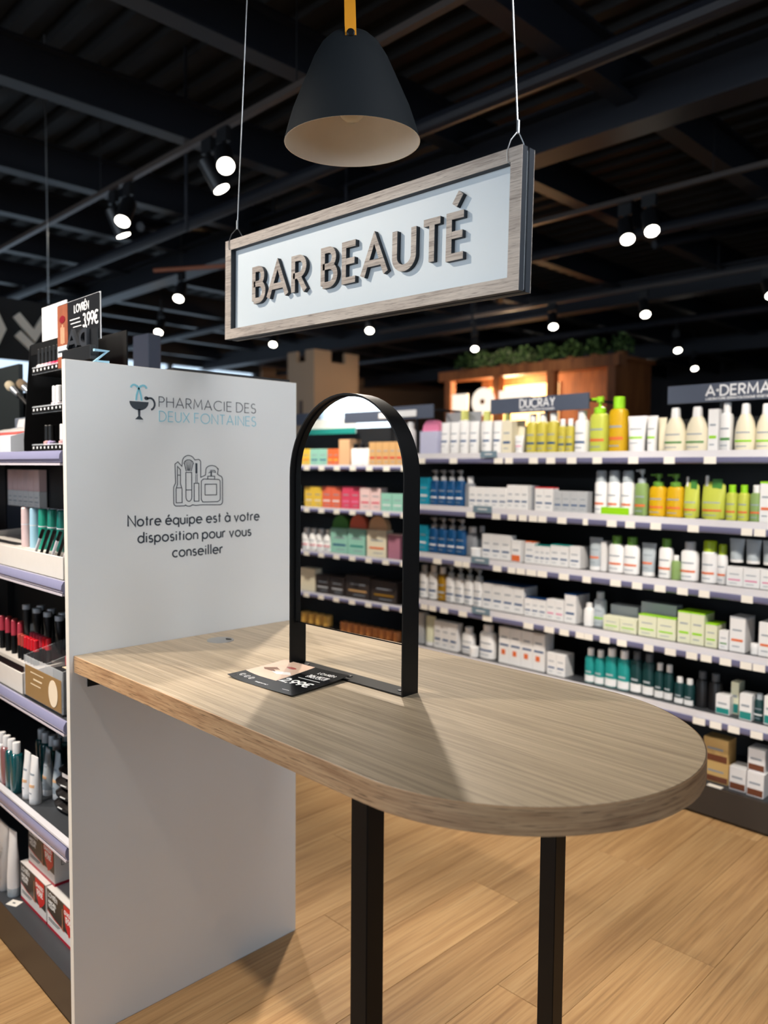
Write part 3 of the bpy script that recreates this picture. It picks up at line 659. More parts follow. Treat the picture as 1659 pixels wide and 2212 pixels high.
# ------------------------------------------------------------------ promo card on the table
card = empty('promo_card', (0.4200, 0.1760, T), (0, 0, math.radians(2.0))); tag(card, 'small black promo card priced 2,99€ lying against the mirror foot', 'card')
CWD, CHT = 0.222, 0.172
def cs(s, t, d):
    lift = 0.0010 + 0.0065 * (t / CHT) ** 2 + 0.0060 * max(0, (0.06 - s) / 0.06) ** 2 * (1 - t / CHT) + 0.0035 * (s / CWD) ** 3
    return (s - 0.010 * t / CHT, t, lift - d)
def sheet(mb, s0, s1, t0, t1, d0, d1, ns=14, nt=10):
    vs = []; w = ns + 1
    for d in (d0, d1):
        for j in range(nt + 1):
            for i in range(ns + 1): vs.append(cs(s0 + (s1 - s0) * i / ns, t0 + (t1 - t0) * j / nt, d))
    h = w * (nt + 1); fs = []
    for j in range(nt):
        for i in range(ns):
            a = j * w + i; fs += [(a, a + 1, a + w + 1, a + w), (h + a, h + a + w, h + a + w + 1, h + a + 1)]
    for i in range(ns): fs += [(i, h + i, h + i + 1, i + 1), (nt * w + i, nt * w + i + 1, h + nt * w + i + 1, h + nt * w + i)]
    for j in range(nt): fs += [(j * w, (j + 1) * w, h + (j + 1) * w, h + j * w), (j * w + ns, h + j * w + ns, h + (j + 1) * w + ns, (j + 1) * w + ns)]
    mb.add(vs, fs)
mb = MB(); sheet(mb, 0, CWD, 0, CHT, 0.0002, 0.0008); part('card_sheet', mb, plain('card_black', (16, 17, 19), rough=0.25, coat=0.25), card)
mb = MB(); sheet(mb, 0.0, 0.108, 0.052, CHT, 0.0, 0.0002); ph = part('photo_print', mb, plain('photo_skin', (214, 186, 168), rough=0.2, vary=0.14, scale=18), card, label='skin toned portrait photo print')
def cfn(k): return lambda s, t, d: cs(s, t, d - k)
mb = MB(); fill(mb, [(0.066 + 0.016 * math.cos(a), 0.136 + 0.006 * math.sin(a)) for a in [i * 0.5 for i in range(12)]], cfn(0.0002), 0.0002); part('lips_print', mb, plain('photo_lips', (172, 96, 92), rough=0.25), ph)
mb = MB(); fill(mb, [(0.010, 0.098), (0.032, 0.120), (0.052, 0.112), (0.038, 0.104), (0.060, 0.096), (0.020, 0.092)], cfn(0.0002), 0.0002); part('hair_print', mb, plain('photo_hair', (120, 88, 72), rough=0.25), ph)
mb = MB(); fill(mb, [(0.044, 0.094), (0.088, 0.112), (0.104, 0.100), (0.070, 0.086)], cfn(0.0002), 0.0002); part('cloth_print', mb, plain('photo_cloth', (236, 234, 232), rough=0.25), ph)
M_cardtext = plain('card_text', (240, 240, 240), rough=0.3)
mb = MB(); F0 = cfn(0.0)
text(mb, 'LOVR\u00c9N', 0.148, 0.142, 0.010, 0.052, 0.0015, F0, 0.0003)
text(mb, 'SALVIETTE', 0.140, 0.1225, 0.0080, 0.060, 0.0016, F0, 0.0003, gap=0.12); text(mb, 'STRUCCANTI', 0.138, 0.1130, 0.0080, 0.060, 0.0014, F0, 0.0003, gap=0.12)
text(mb, 'MADE IN ITALY', 0.076, 0.018, 0.0040, 0.042, 0.0008, F0, 0.0003)
part('card_lettering', mb, M_cardtext, card, label='white lettering')
mb = MB(); text(mb, '2,99\u20ac', 0.114, 0.0590, 0.0230, 0.086, 0.0050, F0, 0.0003, gap=0.16); part('card_price', mb, M_cardtext, card, label='bold white price 2,99€')
mb = MB()
for k in range(3):
    stroke(mb, AR(0.018 + k * 0.016, 0.030, 0.0052, 0.0078, 0, 360, 14), 0.0008, F0, 0.0003); stroke(mb, AR(0.018 + k * 0.016, 0.030, 0.0022, 0.0045, 40, 320, 8), 0.0008, F0, 0.0003)
part('card_icons', mb, M_cardtext, card)
mb = MB()
for (a, b, w) in ((0.130, 0.099, 0.070), (0.166, 0.020, 0.022)): fill(mb, [(a, b), (a + w, b), (a + w, b + 0.0016), (a, b + 0.0016)], F0, 0.0003)
part('card_fine_print', mb, M_cardtext, card)
# ------------------------------------------------------------------ shop products: each kind is a list of (part name, mesh); first is the body
PCACHE = {}
def band_spec(kind, code):
    """printed marks on the front: (z0, z1, x0, x1, colour) in fractions of height and width"""
    if not code: return []
    if code.endswith('foot'):
        c = code[:-4]; return [(0.04, 0.32, 0.04, 0.96, c), (0.52, 0.60, 0.15, 0.8, 'print')]
    if code == 'whiteL': return [(0.04, 0.30, 0.0, 1.0, 'white'), (0.40, 0.46, 0.3, 0.7, 'mist')]
    if code == 'blueorange': return [(0.48, 0.53, 0.10, 0.9, 'blue'), (0.24, 0.38, 0.25, 0.6, 'orange'), (0.70, 0.74, 0.2, 0.75, 'print')]
    return [(0.30, 0.37, 0.12, 0.86, code), (0.60, 0.645, 0.18, 0.78, 'print'), (0.14, 0.17, 0.18, 0.66, 'print')]
def product(kind, w, d, h, style):
    key = (kind, round(w, 3), round(d, 3), round(h, 3), style)
    if key in PCACHE: return PCACHE[key]
    body, cap, lab = (style.split(',') + ['', ''])[:3]; B = pm(body); P = []
    rx, ry = w / 2, d / 2
    def wrap(secs, e, zlo=0.0, zhi=1.0):
        for (z0, z1, x0, x1, c) in band_spec(kind, lab):
            a0 = 180 + 20 + 140 * x0; a1 = 180 + 20 + 140 * x1
            def at(z):
                for (za, ra, sa), (zb, rb, sb) in zip(secs, secs[1:]):
                    if za <= z <= zb: k = (z - za) / max(1e-6, zb - za); return (z, ra + (rb - ra) * k, sa + (sb - sa) * k)
                return secs[-1]
            lo, hi = zlo + (zhi - zlo) * z0, zlo + (zhi - zlo) * z1
            zs = [lo, (lo + hi) / 2, hi]
            P.append(('print_mark', MB().patch([at(z * h) for z in zs], a0, a1, 8, e).mesh('print_mark', pm(c))))
    if kind in ('carton', 'gift'):
        top = h
        if kind == 'gift': top = h * 0.66
        b = 0.0008
        P.append((None, MB().bbox(-rx, rx, -ry, ry, 0, top, b).mesh('carton_body', B)))
        if kind == 'gift':
            pts = [(-rx, 0)] + [(rx * math.cos(math.pi - math.pi * i / 14), (h - top) * math.sin(math.pi * i / 14) ** 0.8) for i in range(1, 14)] + [(rx, 0)]
            P.append(('arched_top', MB().prism([(x * 0.94, top + z) for x, z in pts], -ry * 0.6, ry * 0.6).mesh('arched_top', pm(cap))))
        elif cap:
            P.append(('carton_top', MB().bbox(-rx - 0.0004, rx + 0.0004, -ry - 0.0004, ry + 0.0004, h * 0.955, h + 0.0006, 0.0006).mesh('carton_top', pm(cap))))
        for (z0, z1, x0, x1, c) in band_spec(kind, lab):
            P.append(('print_mark', MB().box(-rx + w * x0, -rx + w * x1, -ry - 0.0005, -ry + 0.0005, top * z0, top * z1).mesh('print_mark', pm(c))))
    elif kind == 'tube':
        r = w * 0.40; ry2 = min(r, d * 0.5)
        secs = [(h * .13, r, ry2), (h * .30, r * 1.03, ry2), (h * .60, w * .45, ry2 * .72), (h * .92, w * .49, 0.0042), (h, w * .5, 0.0022)]
        P.append((None, MB().loft(secs, 22).mesh('tube_body', B)))
        P.append(('cap', MB().loft([(0, r * .96, ry2 * .96), (h * .008, r, ry2), (h * .125, r, ry2), (h * .132, r * .95, ry2 * .95)], 22).mesh('cap', pm(cap or body))))
        wrap(secs, 2.0, .12, .95)
    elif kind in ('bottle', 'pump'):
        e = 2.6; sh = .80 if kind == 'bottle' else .72
        secs = [(0, rx * .94, ry * .94), (h * .012, rx, ry), (h * (sh - .10), rx, ry), (h * (sh - .04), rx * .88, ry * .88), (h * (sh - .01), rx * .55, ry * .58), (h * sh, rx * .42, rx * .42)]
        P.append((None, MB().loft(secs, 22, e).mesh('bottle_body', B)))
        cr = min(rx * .62, ry * .9)
        if kind == 'bottle':
            P.append(('cap', MB().loft([(h * (sh - .02), cr, cr), (h * .985, cr, cr), (h, cr * .88, cr * .88)], 20).mesh('cap', pm(cap))))
        else:
            mb = MB().loft([(h * (sh - .02), cr, cr), (h * (sh + .08), cr, cr), (h * (sh + .10), cr * .5, cr * .5)], 18)
            mb.loft([(h * (sh + .09), cr * .3, cr * .3), (h * .93, cr * .3, cr * .3)], 12)
            mb.loft([(h * .90, cr * .62, cr * .62), (h * .985, cr * .66, cr * .66), (h, cr * .5, cr * .5)], 16)
            mb.box(-rx * .95, 0, -cr * .25, cr * .25, h * .945, h * .985)
            P.append(('pump_head', mb.mesh('pump_head', pm(cap))))
        wrap(secs, e, 0, sh - .06)
    elif kind == 'oval':
        secs = [(0, rx * .86, ry * .86), (h * .02, rx * .93, ry), (h * .25, rx, ry), (h * .45, rx * .95, ry), (h * .62, rx * .78, ry * .9), (h * .75, rx * .52, ry * .7), (h * .80, rx * .38, ry * .5)]
        P.append((None, MB().loft(secs, 24, 2.2).mesh('lotion_body', B)))
        P.append(('cap', MB().loft([(h * .77, rx * .40, ry * .62), (h * .97, rx * .36, ry * .56), (h, rx * .30, ry * .46)], 20, 2.6).mesh('cap', pm(cap))))
        wrap(secs, 2.2, 0, .62)
    elif kind == 'aerosol':
        r = min(rx, ry * 1.2); secs = [(0, r * .95, r * .95), (h * .01, r, r), (h * .70, r, r), (h * .75, r * .8, r * .8)]
        P.append((None, MB().loft(secs, 22).mesh('can_body', B)))
        P.append(('cap', MB().loft([(h * .73, r * .86, r * .86), (h * .96, r * .84, r * .84), (h, r * .7, r * .7)], 20).mesh('cap', pm(cap))))
        wrap(secs, 2.0, 0, .7)
    elif kind == 'jar':
        r = rx
        P.append((None, MB().loft([(0, r * .9, r * .9), (h * .04, r * .97, r * .97), (h * .55, r * .97, r * .97)], 22).mesh('jar_body', B)))
        P.append(('lid', MB().loft([(h * .52, r, r), (h * .96, r, r), (h, r * .94, r * .94)], 22).mesh('lid', pm(cap))))
    elif kind == 'pouch':
        secs = [(0, rx * .8, ry), (h * .03, rx * .95, ry), (h * .35, rx, ry * .95), (h * .62, rx * .98, ry * .5), (h * .78, rx * .95, ry * .16), (h * .86, rx * .6, ry * .08)]
        P.append((None, MB().loft(secs, 22, 2.4).mesh('pouch_body', B)))
        P.append(('spout_cap', MB().loft([(h * .76, rx * .16, rx * .16), (h * .97, rx * .15, rx * .15), (h, rx * .12, rx * .12)], 14, cx=-rx * .62).mesh('spout_cap', pm(cap))))
        P.append(('leaf_print', MB().box(-rx * .1, rx * .7, -ry * .3, -ry * .1, h * .70, h * .92).mesh('leaf_print', pm('green'))))
        wrap(secs, 2.4, 0, .62)
    PCACHE[key] = P
    return P
def put(kind, name, cat, w, d, h, style, loc, rotz, label, group=None, rot=None):
    P = product(kind, w, d, h, style)
    root = link(name, P[0][1], None, loc, rot or (0, 0, rotz)); tag(root, label, cat, group)
    for nm, me in P[1:]: link(nm, me, root)
    return root
def shelf_rows(rows, origin, ang, flip):
    """stand rows of products on a gondola whose front edge runs along ang from origin"""
    gd = Vector((math.cos(ang), math.sin(ang), 0)); gn = Vector((-math.sin(ang), math.cos(ang), 0)) * flip
    for (kind, name, cat, n, u0, u1, off, z, h, d, style, label) in rows:
        pitch = (u1 - u0) / n; w = pitch * (0.97 if kind in ('carton', 'gift') else 0.95)
        if kind not in ('carton', 'gift'): d = min(d, w * 1.02)
        for i in range(n):
            p = Vector(origin) + gd * (u0 + pitch * (i + 0.5)) + gn * (off + d / 2)
            jit = 0.0 if kind == 'carton' else random.uniform(-0.05, 0.05)
            put(kind, name, cat, round(w, 3), d, h, style, (p.x, p.y, z), ang + (0 if flip > 0 else math.pi) + jit, (ordl(i, n) + ' ' + label) if n > 1 else label, (name.replace('_', ' ') + ' row, ' + label[:24].strip()) if n > 1 else None)
RIGHT_ROWS = [
    ('gift', 'display_carton', 'carton', 1, -1.658, -1.520, 0.05, 1.534, 0.196, 0.08, 'lilac,pink,', 'pale lilac carton with pink top at the end of the upper shelf behind the mirror'),
    ('tube', 'cream_tube', 'tube', 4, -1.515, -1.238, 0.05, 1.534, 0.175, 0.05, 'white,white,blue', 'white cream tube in the leaning row of four on the upper shelf'),
    ('tube', 'cream_tube', 'tube', 2, -1.220, -1.079, 0.05, 1.534, 0.172, 0.05, 'white,white,blue', 'white cream tube, one of the two above the first blue shelf tag'),
    ('carton', 'cream_carton', 'carton', 1, -1.072, -1.009, 0.05, 1.534, 0.168, 0.05, 'cream,,blue', 'slim cream carton beside the yellow oil bottles on the upper shelf'),
    ('tube', 'cream_tube', 'tube', 1, -1.041, -0.974, 0.10, 1.534, 0.172, 0.05, 'cream,cream,', 'cream coloured tube behind the tiny white tube on the upper shelf'),
    ('tube', 'travel_tube', 'tube', 1, -0.993, -0.932, 0.04, 1.534, 0.090, 0.03, 'white,white,pink', 'tiny white travel tube in front of the cream coloured tube'),
    ('bottle', 'oil_bottle', 'bottle', 3, -0.930, -0.745, 0.05, 1.534, 0.198, 0.06, 'oil,white,blue', 'tall yellow oil bottle with white cap in the row of three'),
    ('bottle', 'oil_bottle', 'bottle', 2, -0.738, -0.652, 0.05, 1.534, 0.164, 0.05, 'oil,white,blue', 'short yellow oil bottle with white cap, one of a pair'),
    ('bottle', 'lotion_bottle', 'bottle', 1, -0.650, -0.579, 0.05, 1.534, 0.201, 0.06, 'white,white,blue', 'plain white lotion bottle between yellow oil bottles and lime pump bottle'),
    ('bottle', 'shampoo_bottle', 'bottle', 1, -1.476, -1.400, 0.16, 1.534, 0.246, 0.05, 'white,lemon,', 'white bottle with lemon cap behind the row of four white tubes'),
    ('bottle', 'shampoo_bottle', 'bottle', 1, -1.313, -1.241, 0.16, 1.534, 0.234, 0.05, 'white,lemon,', 'white bottle with lemon cap behind the pair of white tubes'),
    ('bottle', 'shampoo_bottle', 'bottle', 1, -1.166, -1.111, 0.16, 1.534, 0.229, 0.05, 'white,lemon,', 'white bottle with lemon cap behind the slim cream carton'),
    ('pump', 'pump_bottle', 'bottle', 1, -0.571, -0.477, 0.05, 1.534, 0.261, 0.07, 'limeoil,lime,orange', 'lime yellow pump bottle with bright green pump head'),
    ('bottle', 'oil_bottle', 'bottle', 1, -0.471, -0.380, 0.05, 1.534, 0.255, 0.07, 'gold,lime,orange', 'golden oil bottle with bright green cap beside the lime pump bottle'),
    ('tube', 'body_tube', 'tube', 1, -0.376, -0.279, 0.05, 1.534, 0.162, 0.05, 'white,white,lime', 'wide white tube with lime band beside the golden oil bottle'),
    ('tube', 'body_tube', 'tube', 1, -0.283, -0.227, 0.05, 1.534, 0.160, 0.05, 'white,white,lime', 'narrow white tube with lime band next to the wide white tube'),
    ('tube', 'body_tube', 'tube', 1, -0.247, -0.205, 0.09, 1.534, 0.153, 0.05, 'cream,cream,', 'cream tube tucked behind the first rounded lotion bottle'),
    ('oval', 'lotion_bottle', 'bottle', 1, -0.197, -0.095, 0.04, 1.534, 0.189, 0.06, 'cream,white,green', 'rounded cream lotion bottle, first from the golden oil bottle'),
    ('oval', 'lotion_bottle', 'bottle', 1, -0.102, 0.002, 0.04, 1.534, 0.189, 0.06, 'cream,white,green', 'rounded cream lotion bottle, second from the golden oil bottle'),
    ('carton', 'lotion_carton', 'carton', 1, 0.004, 0.046, 0.05, 1.534, 0.175, 0.05, 'white,,lime', 'tall white carton with lime foot between rounded lotion bottles'),
    ('bottle', 'roll_bottle', 'bottle', 1, 0.048, 0.098, 0.05, 1.534, 0.200, 0.06, 'white,white,green', 'tall white cylinder bottle beside the carton with lime foot'),
    ('oval', 'lotion_bottle', 'bottle', 1, 0.106, 0.194, 0.04, 1.534, 0.192, 0.06, 'cream,white,lime', 'rounded cream lotion bottle under the white brand lettering of the header'),
    ('oval', 'lotion_bottle', 'bottle', 1, 0.189, 0.272, 0.04, 1.534, 0.187, 0.06, 'cream,white,lime', 'rounded cream lotion bottle at the edge of the picture on the upper shelf'),
    ('carton', 'wash_carton', 'carton', 1, -1.658, -1.585, 0.05, 1.248, 0.153, 0.06, 'turq,,white', 'turquoise carton beside the four blue pump bottles on the second shelf'),
    ('pump', 'pump_bottle', 'bottle', 4, -1.583, -1.334, 0.05, 1.248, 0.198, 0.05, 'blue,lgrey,white', 'dark blue pump bottle in the row of four on the second shelf'),
    ('bottle', 'toner_bottle', 'bottle', 1, -1.336, -1.277, 0.06, 1.248, 0.164, 0.05, 'grey,white,', 'grey bottle with white cap beside the blue pump bottles on the second shelf'),
    ('carton', 'serum_carton', 'carton', 5, -1.280, -1.029, 0.04, 1.248, 0.108, 0.05, 'white,,blue', 'small white carton in the row of five behind the slate tag'),
    ('carton', 'serum_carton', 'carton', 3, -1.026, -0.894, 0.04, 1.248, 0.123, 0.05, 'white,,blue', 'slightly taller white carton in the row of three on the second shelf'),
    ('carton', 'serum_carton', 'carton', 1, -0.912, -0.879, 0.07, 1.248, 0.122, 0.05, 'grey,,', 'narrow grey carton squeezed between white cartons on the second shelf'),
    ('carton', 'serum_carton', 'carton', 2, -0.853, -0.745, 0.04, 1.248, 0.116, 0.05, 'white,red,blue', 'white carton with red top edge, one of a pair on the second shelf'),
    ('carton', 'balm_carton', 'carton', 4, -0.742, -0.556, 0.04, 1.248, 0.101, 0.05, 'lgrey,,blue', 'light grey carton with blue stripe in a row of four'),
    ('aerosol', 'spray_can', 'can', 3, -0.535, -0.331, 0.05, 1.248, 0.202, 0.05, 'white,mist,orange', 'white spray can with grey cap in the row of three on the second shelf'),
    ('pump', 'clear_bottle', 'bottle', 1, -0.329, -0.266, 0.05, 1.248, 0.209, 0.05, 'sage,mist,orange', 'sage green clear pump bottle beside the white spray cans'),
    ('pump', 'oil_pump', 'bottle', 2, -0.261, -0.101, 0.05, 1.248, 0.190, 0.06, 'gold,moss,orange', 'golden oil pump bottle with green pump, one of a pair'),
    ('pouch', 'refill_pouch', 'pouch', 1, -0.101, -0.032, 0.05, 1.248, 0.178, 0.05, 'limeoil,white,orange', 'smaller yellow green refill pouch with white spout'),
    ('pouch', 'refill_pouch', 'pouch', 1, -0.026, 0.079, 0.05, 1.248, 0.184, 0.06, 'limeoil,white,orange', 'larger yellow green refill pouch with white spout and glossy film'),
    ('bottle', 'gel_bottle', 'bottle', 2, 0.081, 0.176, 0.05, 1.248, 0.147, 0.05, 'limeoil,lime,orange', 'lime yellow gel bottle with lime cap, one of a pair'),
    ('bottle', 'gel_bottle', 'bottle', 1, 0.178, 0.225, 0.05, 1.248, 0.148, 0.05, 'sage,white,orange', 'pale green gel bottle with white cap beside the lime capped pair'),
    ('carton', 'tall_carton', 'carton', 1, 0.222, 0.268, 0.05, 1.248, 0.162, 0.06, 'white,lime,orange', 'tall white carton with lime top at the edge of the picture on the second shelf'),
    ('carton', 'wash_carton', 'carton', 1, -1.658, -1.592, 0.05, 0.979, 0.153, 0.06, 'turq,,white', 'turquoise carton beside the four blue pump bottles on the third shelf'),
    ('pump', 'pump_bottle', 'bottle', 4, -1.590, -1.318, 0.05, 0.979, 0.198, 0.05, 'blue,lgrey,white', 'dark blue pump bottle in the row of four on the third shelf'),
    ('bottle', 'toner_bottle', 'bottle', 1, -1.332, -1.255, 0.07, 0.979, 0.159, 0.05, 'grey,white,', 'grey bottle with white cap behind the round white jar'),
    ('bottle', 'toner_bottle', 'bottle', 1, -1.267, -1.219, 0.09, 0.979, 0.165, 0.05, 'dgrey,lgrey,', 'dark grey bottle beside the first white cartons of the third shelf'),
    ('jar', 'cream_jar', 'jar', 1, -1.266, -1.202, 0.03, 0.979, 0.050, 0.05, 'white,white,', 'round white jar standing at the front of the third shelf'),
    ('carton', 'care_carton', 'carton', 3, -1.193, -1.004, 0.05, 0.979, 0.130, 0.05, 'white,,blue', 'white carton in the row of three beside the orange footed carton'),
    ('carton', 'sun_carton', 'carton', 1, -0.992, -0.934, 0.04, 0.979, 0.108, 0.05, 'white,white,orangefoot', 'white carton with an orange foot on the third shelf'),
    ('carton', 'care_carton', 'carton', 1, -0.915, -0.856, 0.05, 0.979, 0.109, 0.05, 'white,orange,blue', 'white carton with orange top edge on the third shelf'),
    ('carton', 'small_carton', 'carton', 3, -0.855, -0.763, 0.05, 0.979, 0.096, 0.05, 'white,teal,blue', 'small white carton with teal top in a row of three on the third shelf'),
    ('carton', 'care_carton', 'carton', 2, -0.761, -0.658, 0.05, 0.979, 0.106, 0.06, 'white,teal,blue', 'white carton with teal top, one of the wider pair on the third shelf'),
    ('carton', 'care_carton', 'carton', 1, -0.653, -0.593, 0.05, 0.979, 0.105, 0.08, 'white,,blue', 'lone white carton at the end of the blue striped row on the third shelf'),
    ('tube', 'care_tube', 'tube', 1, -0.560, -0.485, 0.05, 0.979, 0.154, 0.05, 'mist,white,orange', 'grey and white tube with orange mark at the start of the green capped bottles'),
    ('carton', 'slim_carton', 'carton', 1, -0.489, -0.461, 0.06, 0.979, 0.141, 0.05, 'white,,', 'very slim white carton beside the grey and white tube'),
    ('bottle', 'milk_bottle', 'bottle', 2, -0.452, -0.299, 0.05, 0.979, 0.170, 0.05, 'white,moss,orange', 'white bottle with moss green cap, one of a pair on the third shelf'),
    ('tube', 'care_tube', 'tube', 1, -0.292, -0.218, 0.05, 0.979, 0.148, 0.05, 'mist,white,orange', 'grey topped tube between white bottles with green caps'),
    ('bottle', 'milk_bottle', 'bottle', 1, -0.206, -0.141, 0.05, 0.979, 0.174, 0.05, 'white,moss,orange', 'single white bottle with moss green cap beside the tiny green bottle'),
    ('bottle', 'sample_bottle', 'bottle', 1, -0.135, -0.097, 0.03, 0.979, 0.106, 0.04, 'sage,white,', 'tiny green bottle with white cap between two white bottles'),
    ('bottle', 'milk_bottle', 'bottle', 1, -0.107, -0.029, 0.05, 0.979, 0.168, 0.06, 'white,lgrey,orange', 'white bottle with light grey cap on the third shelf'),
    ('aerosol', 'spray_can', 'can', 1, -0.016, 0.052, 0.05, 0.979, 0.179, 0.06, 'white,limed,orange', 'white spray can with lime cap, the wider of two'),
    ('aerosol', 'spray_can', 'can', 1, 0.050, 0.092, 0.06, 0.979, 0.167, 0.05, 'white,limed,orange', 'slim white spray can with lime cap beside the wider one'),
    ('carton', 'stacked_carton', 'carton', 3, 0.099, 0.301, 0.05, 0.979, 0.080, 0.06, 'white,,pink', 'lower white carton of the two layer stack on the third shelf'),
    ('tube', 'stacked_tube', 'tube', 3, 0.098, 0.295, 0.05, 1.077, 0.097, 0.05, 'mist,white,', 'grey tube standing on top of the white carton stack'),
    ('bottle', 'tonic_bottle', 'bottle', 1, -1.659, -1.597, 0.05, 0.711, 0.189, 0.05, 'white,lgrey,blue', 'white bottle with grey cap at the mirror end of the fourth shelf'),
    ('bottle', 'tonic_bottle', 'bottle', 1, -1.588, -1.522, 0.05, 0.711, 0.196, 0.05, 'white,white,blue', 'all white bottle beside the amber bottle on the fourth shelf'),
    ('bottle', 'amber_bottle', 'bottle', 1, -1.520, -1.456, 0.05, 0.711, 0.191, 0.05, 'amber,white,mist', 'amber bottle with white cap on the fourth shelf'),
    ('pump', 'foam_pump', 'bottle', 4, -1.458, -1.192, 0.05, 0.711, 0.203, 0.05, 'white,mist,blue', 'white foam pump bottle in the row of four on the fourth shelf'),
    ('carton', 'cure_carton', 'carton', 4, -1.185, -0.915, 0.05, 0.711, 0.143, 0.12, 'white,navy,blue', 'navy topped white carton in the row of four, fourth shelf'),
    ('carton', 'cure_carton', 'carton', 3, -0.904, -0.774, 0.04, 0.711, 0.096, 0.06, 'white,navy,blue', 'low white carton with navy top in a row of three on the fourth shelf'),
    ('carton', 'cure_carton', 'carton', 2, -0.772, -0.672, 0.04, 0.711, 0.103, 0.06, 'white,,pink', 'low white carton with pink print, one of a pair'),
    ('carton', 'tall_carton', 'carton', 1, -0.668, -0.603, 0.04, 0.711, 0.143, 0.12, 'white,navy,blue', 'tall white carton with navy top standing alone on the fourth shelf'),
    ('bottle', 'mini_bottle', 'bottle', 1, -0.567, -0.519, 0.04, 0.711, 0.110, 0.04, 'white,white,', 'small white bottle beside the tall white carton on the fourth shelf'),
    ('bottle', 'clear_bottle', 'bottle', 1, -0.535, -0.474, 0.07, 0.711, 0.165, 0.05, 'mist,mist,lime', 'tall misty clear bottle on the fourth shelf'),
    ('carton', 'soap_carton', 'carton', 2, -0.457, -0.288, 0.04, 0.711, 0.065, 0.05, 'pale,,lime', 'low pale carton with lime edge, one of the first pair on the fourth shelf'),
    ('carton', 'display_carton', 'carton', 1, -0.461, -0.319, 0.11, 0.711, 0.110, 0.06, 'mist,,', 'clear grey display carton behind the first pair of pale cartons'),
    ('carton', 'soap_carton', 'carton', 2, -0.281, -0.105, 0.04, 0.711, 0.097, 0.05, 'pale,lime,lime', 'low pale carton with lime edge, one of the second pair on the fourth shelf'),
    ('carton', 'display_carton', 'carton', 1, -0.307, -0.135, 0.11, 0.711, 0.142, 0.06, 'mist,,', 'clear grey display carton behind the second pair of pale cartons'),
    ('carton', 'cream_carton', 'carton', 2, -0.098, 0.019, 0.04, 0.711, 0.137, 0.1, 'pale,lime,lime', 'upright pale carton with lime top, one of a pair'),
    ('carton', 'cream_carton', 'carton', 1, 0.022, 0.074, 0.04, 0.711, 0.100, 0.09, 'pale,lime,lime', 'shorter pale carton with lime top beside the upright pair'),
    ('carton', 'mini_carton', 'carton', 1, 0.081, 0.120, 0.04, 0.711, 0.078, 0.04, 'white,,green', 'small white carton beside the orange printed carton on the fourth shelf'),
    ('carton', 'baby_carton', 'carton', 1, 0.124, 0.188, 0.04, 0.711, 0.144, 0.1, 'white,lgrey,orange', 'tall white carton with orange print on the fourth shelf'),
    ('jar', 'cream_jar', 'jar', 1, 0.204, 0.239, 0.04, 0.711, 0.044, 0.05, 'white,white,', 'small white jar between the two orange printed cartons'),
    ('carton', 'baby_carton', 'carton', 1, 0.239, 0.297, 0.04, 0.711, 0.138, 0.1, 'white,,orange', 'white carton with orange print at the edge of the picture on the fourth shelf'),
    ('carton', 'grey_carton', 'carton', 1, -1.669, -1.625, 0.06, 0.440, 0.181, 0.05, 'lgrey,,', 'narrow grey carton at the mirror end of the fifth shelf'),
    ('tube', 'hand_tube', 'tube', 1, -1.616, -1.537, 0.05, 0.440, 0.168, 0.05, 'pale,white,', 'pale tube with white cap at the mirror end of the fifth shelf'),
    ('carton', 'care_carton', 'carton', 3, -1.531, -1.357, 0.05, 0.440, 0.155, 0.05, 'white,,blue', 'white carton in the row of three at the mirror end of the fifth shelf'),
    ('bottle', 'lotion_bottle', 'bottle', 1, -1.343, -1.256, 0.06, 0.440, 0.145, 0.05, 'white,white,blue', 'short white bottle behind a small white jar on the fifth shelf'),
    ('jar', 'cream_jar', 'jar', 1, -1.257, -1.203, 0.02, 0.440, 0.054, 0.05, 'white,white,', 'small white jar in front of the short white bottle'),
    ('bottle', 'lotion_bottle', 'bottle', 1, -1.214, -1.109, 0.05, 0.440, 0.181, 0.06, 'white,white,blue', 'taller white bottle standing alone on the fifth shelf'),
    ('carton', 'hair_carton', 'carton', 4, -1.070, -0.783, 0.05, 0.440, 0.192, 0.08, 'white,,blueorange', 'tall white carton with blue and orange print in the row of four'),
    ('carton', 'hair_carton', 'carton', 2, -0.762, -0.657, 0.04, 0.440, 0.109, 0.08, 'white,,blue', 'low white carton, one of the pair beside the four tall cartons'),
    ('bottle', 'wash_bottle', 'bottle', 2, -0.563, -0.457, 0.05, 0.440, 0.162, 0.05, 'aqua,white,whiteL', 'turquoise bottle with white cap, one of the smaller pair on the fifth shelf'),
    ('bottle', 'wash_bottle', 'bottle', 2, -0.457, -0.328, 0.05, 0.440, 0.183, 0.05, 'aqua,white,whiteL', 'turquoise bottle with white cap, one of the larger pair on the fifth shelf'),
    ('bottle', 'wash_bottle', 'bottle', 2, -0.327, -0.209, 0.05, 0.440, 0.192, 0.05, 'dteal,dgrey,whiteL', 'dark green bottle with white label, one of the larger pair'),
    ('bottle', 'wash_bottle', 'bottle', 2, -0.208, -0.120, 0.05, 0.440, 0.156, 0.05, 'dteal,white,whiteL', 'dark green bottle with white cap, one of the middle sized pair'),
    ('bottle', 'mini_bottle', 'bottle', 2, -0.110, -0.022, 0.04, 0.440, 0.116, 0.04, 'dteal,white,whiteL', 'small dark green bottle with white cap, one of the shortest pair'),
    ('bottle', 'dark_bottle', 'bottle', 2, -0.027, 0.084, 0.06, 0.440, 0.154, 0.05, 'black,dgrey,', 'black bottle with grey cap, one of a pair on the fifth shelf'),
    ('carton', 'care_carton', 'carton', 1, 0.076, 0.135, 0.04, 0.440, 0.080, 0.06, 'white,,tealfoot', 'short white carton with teal foot beside the black bottles'),
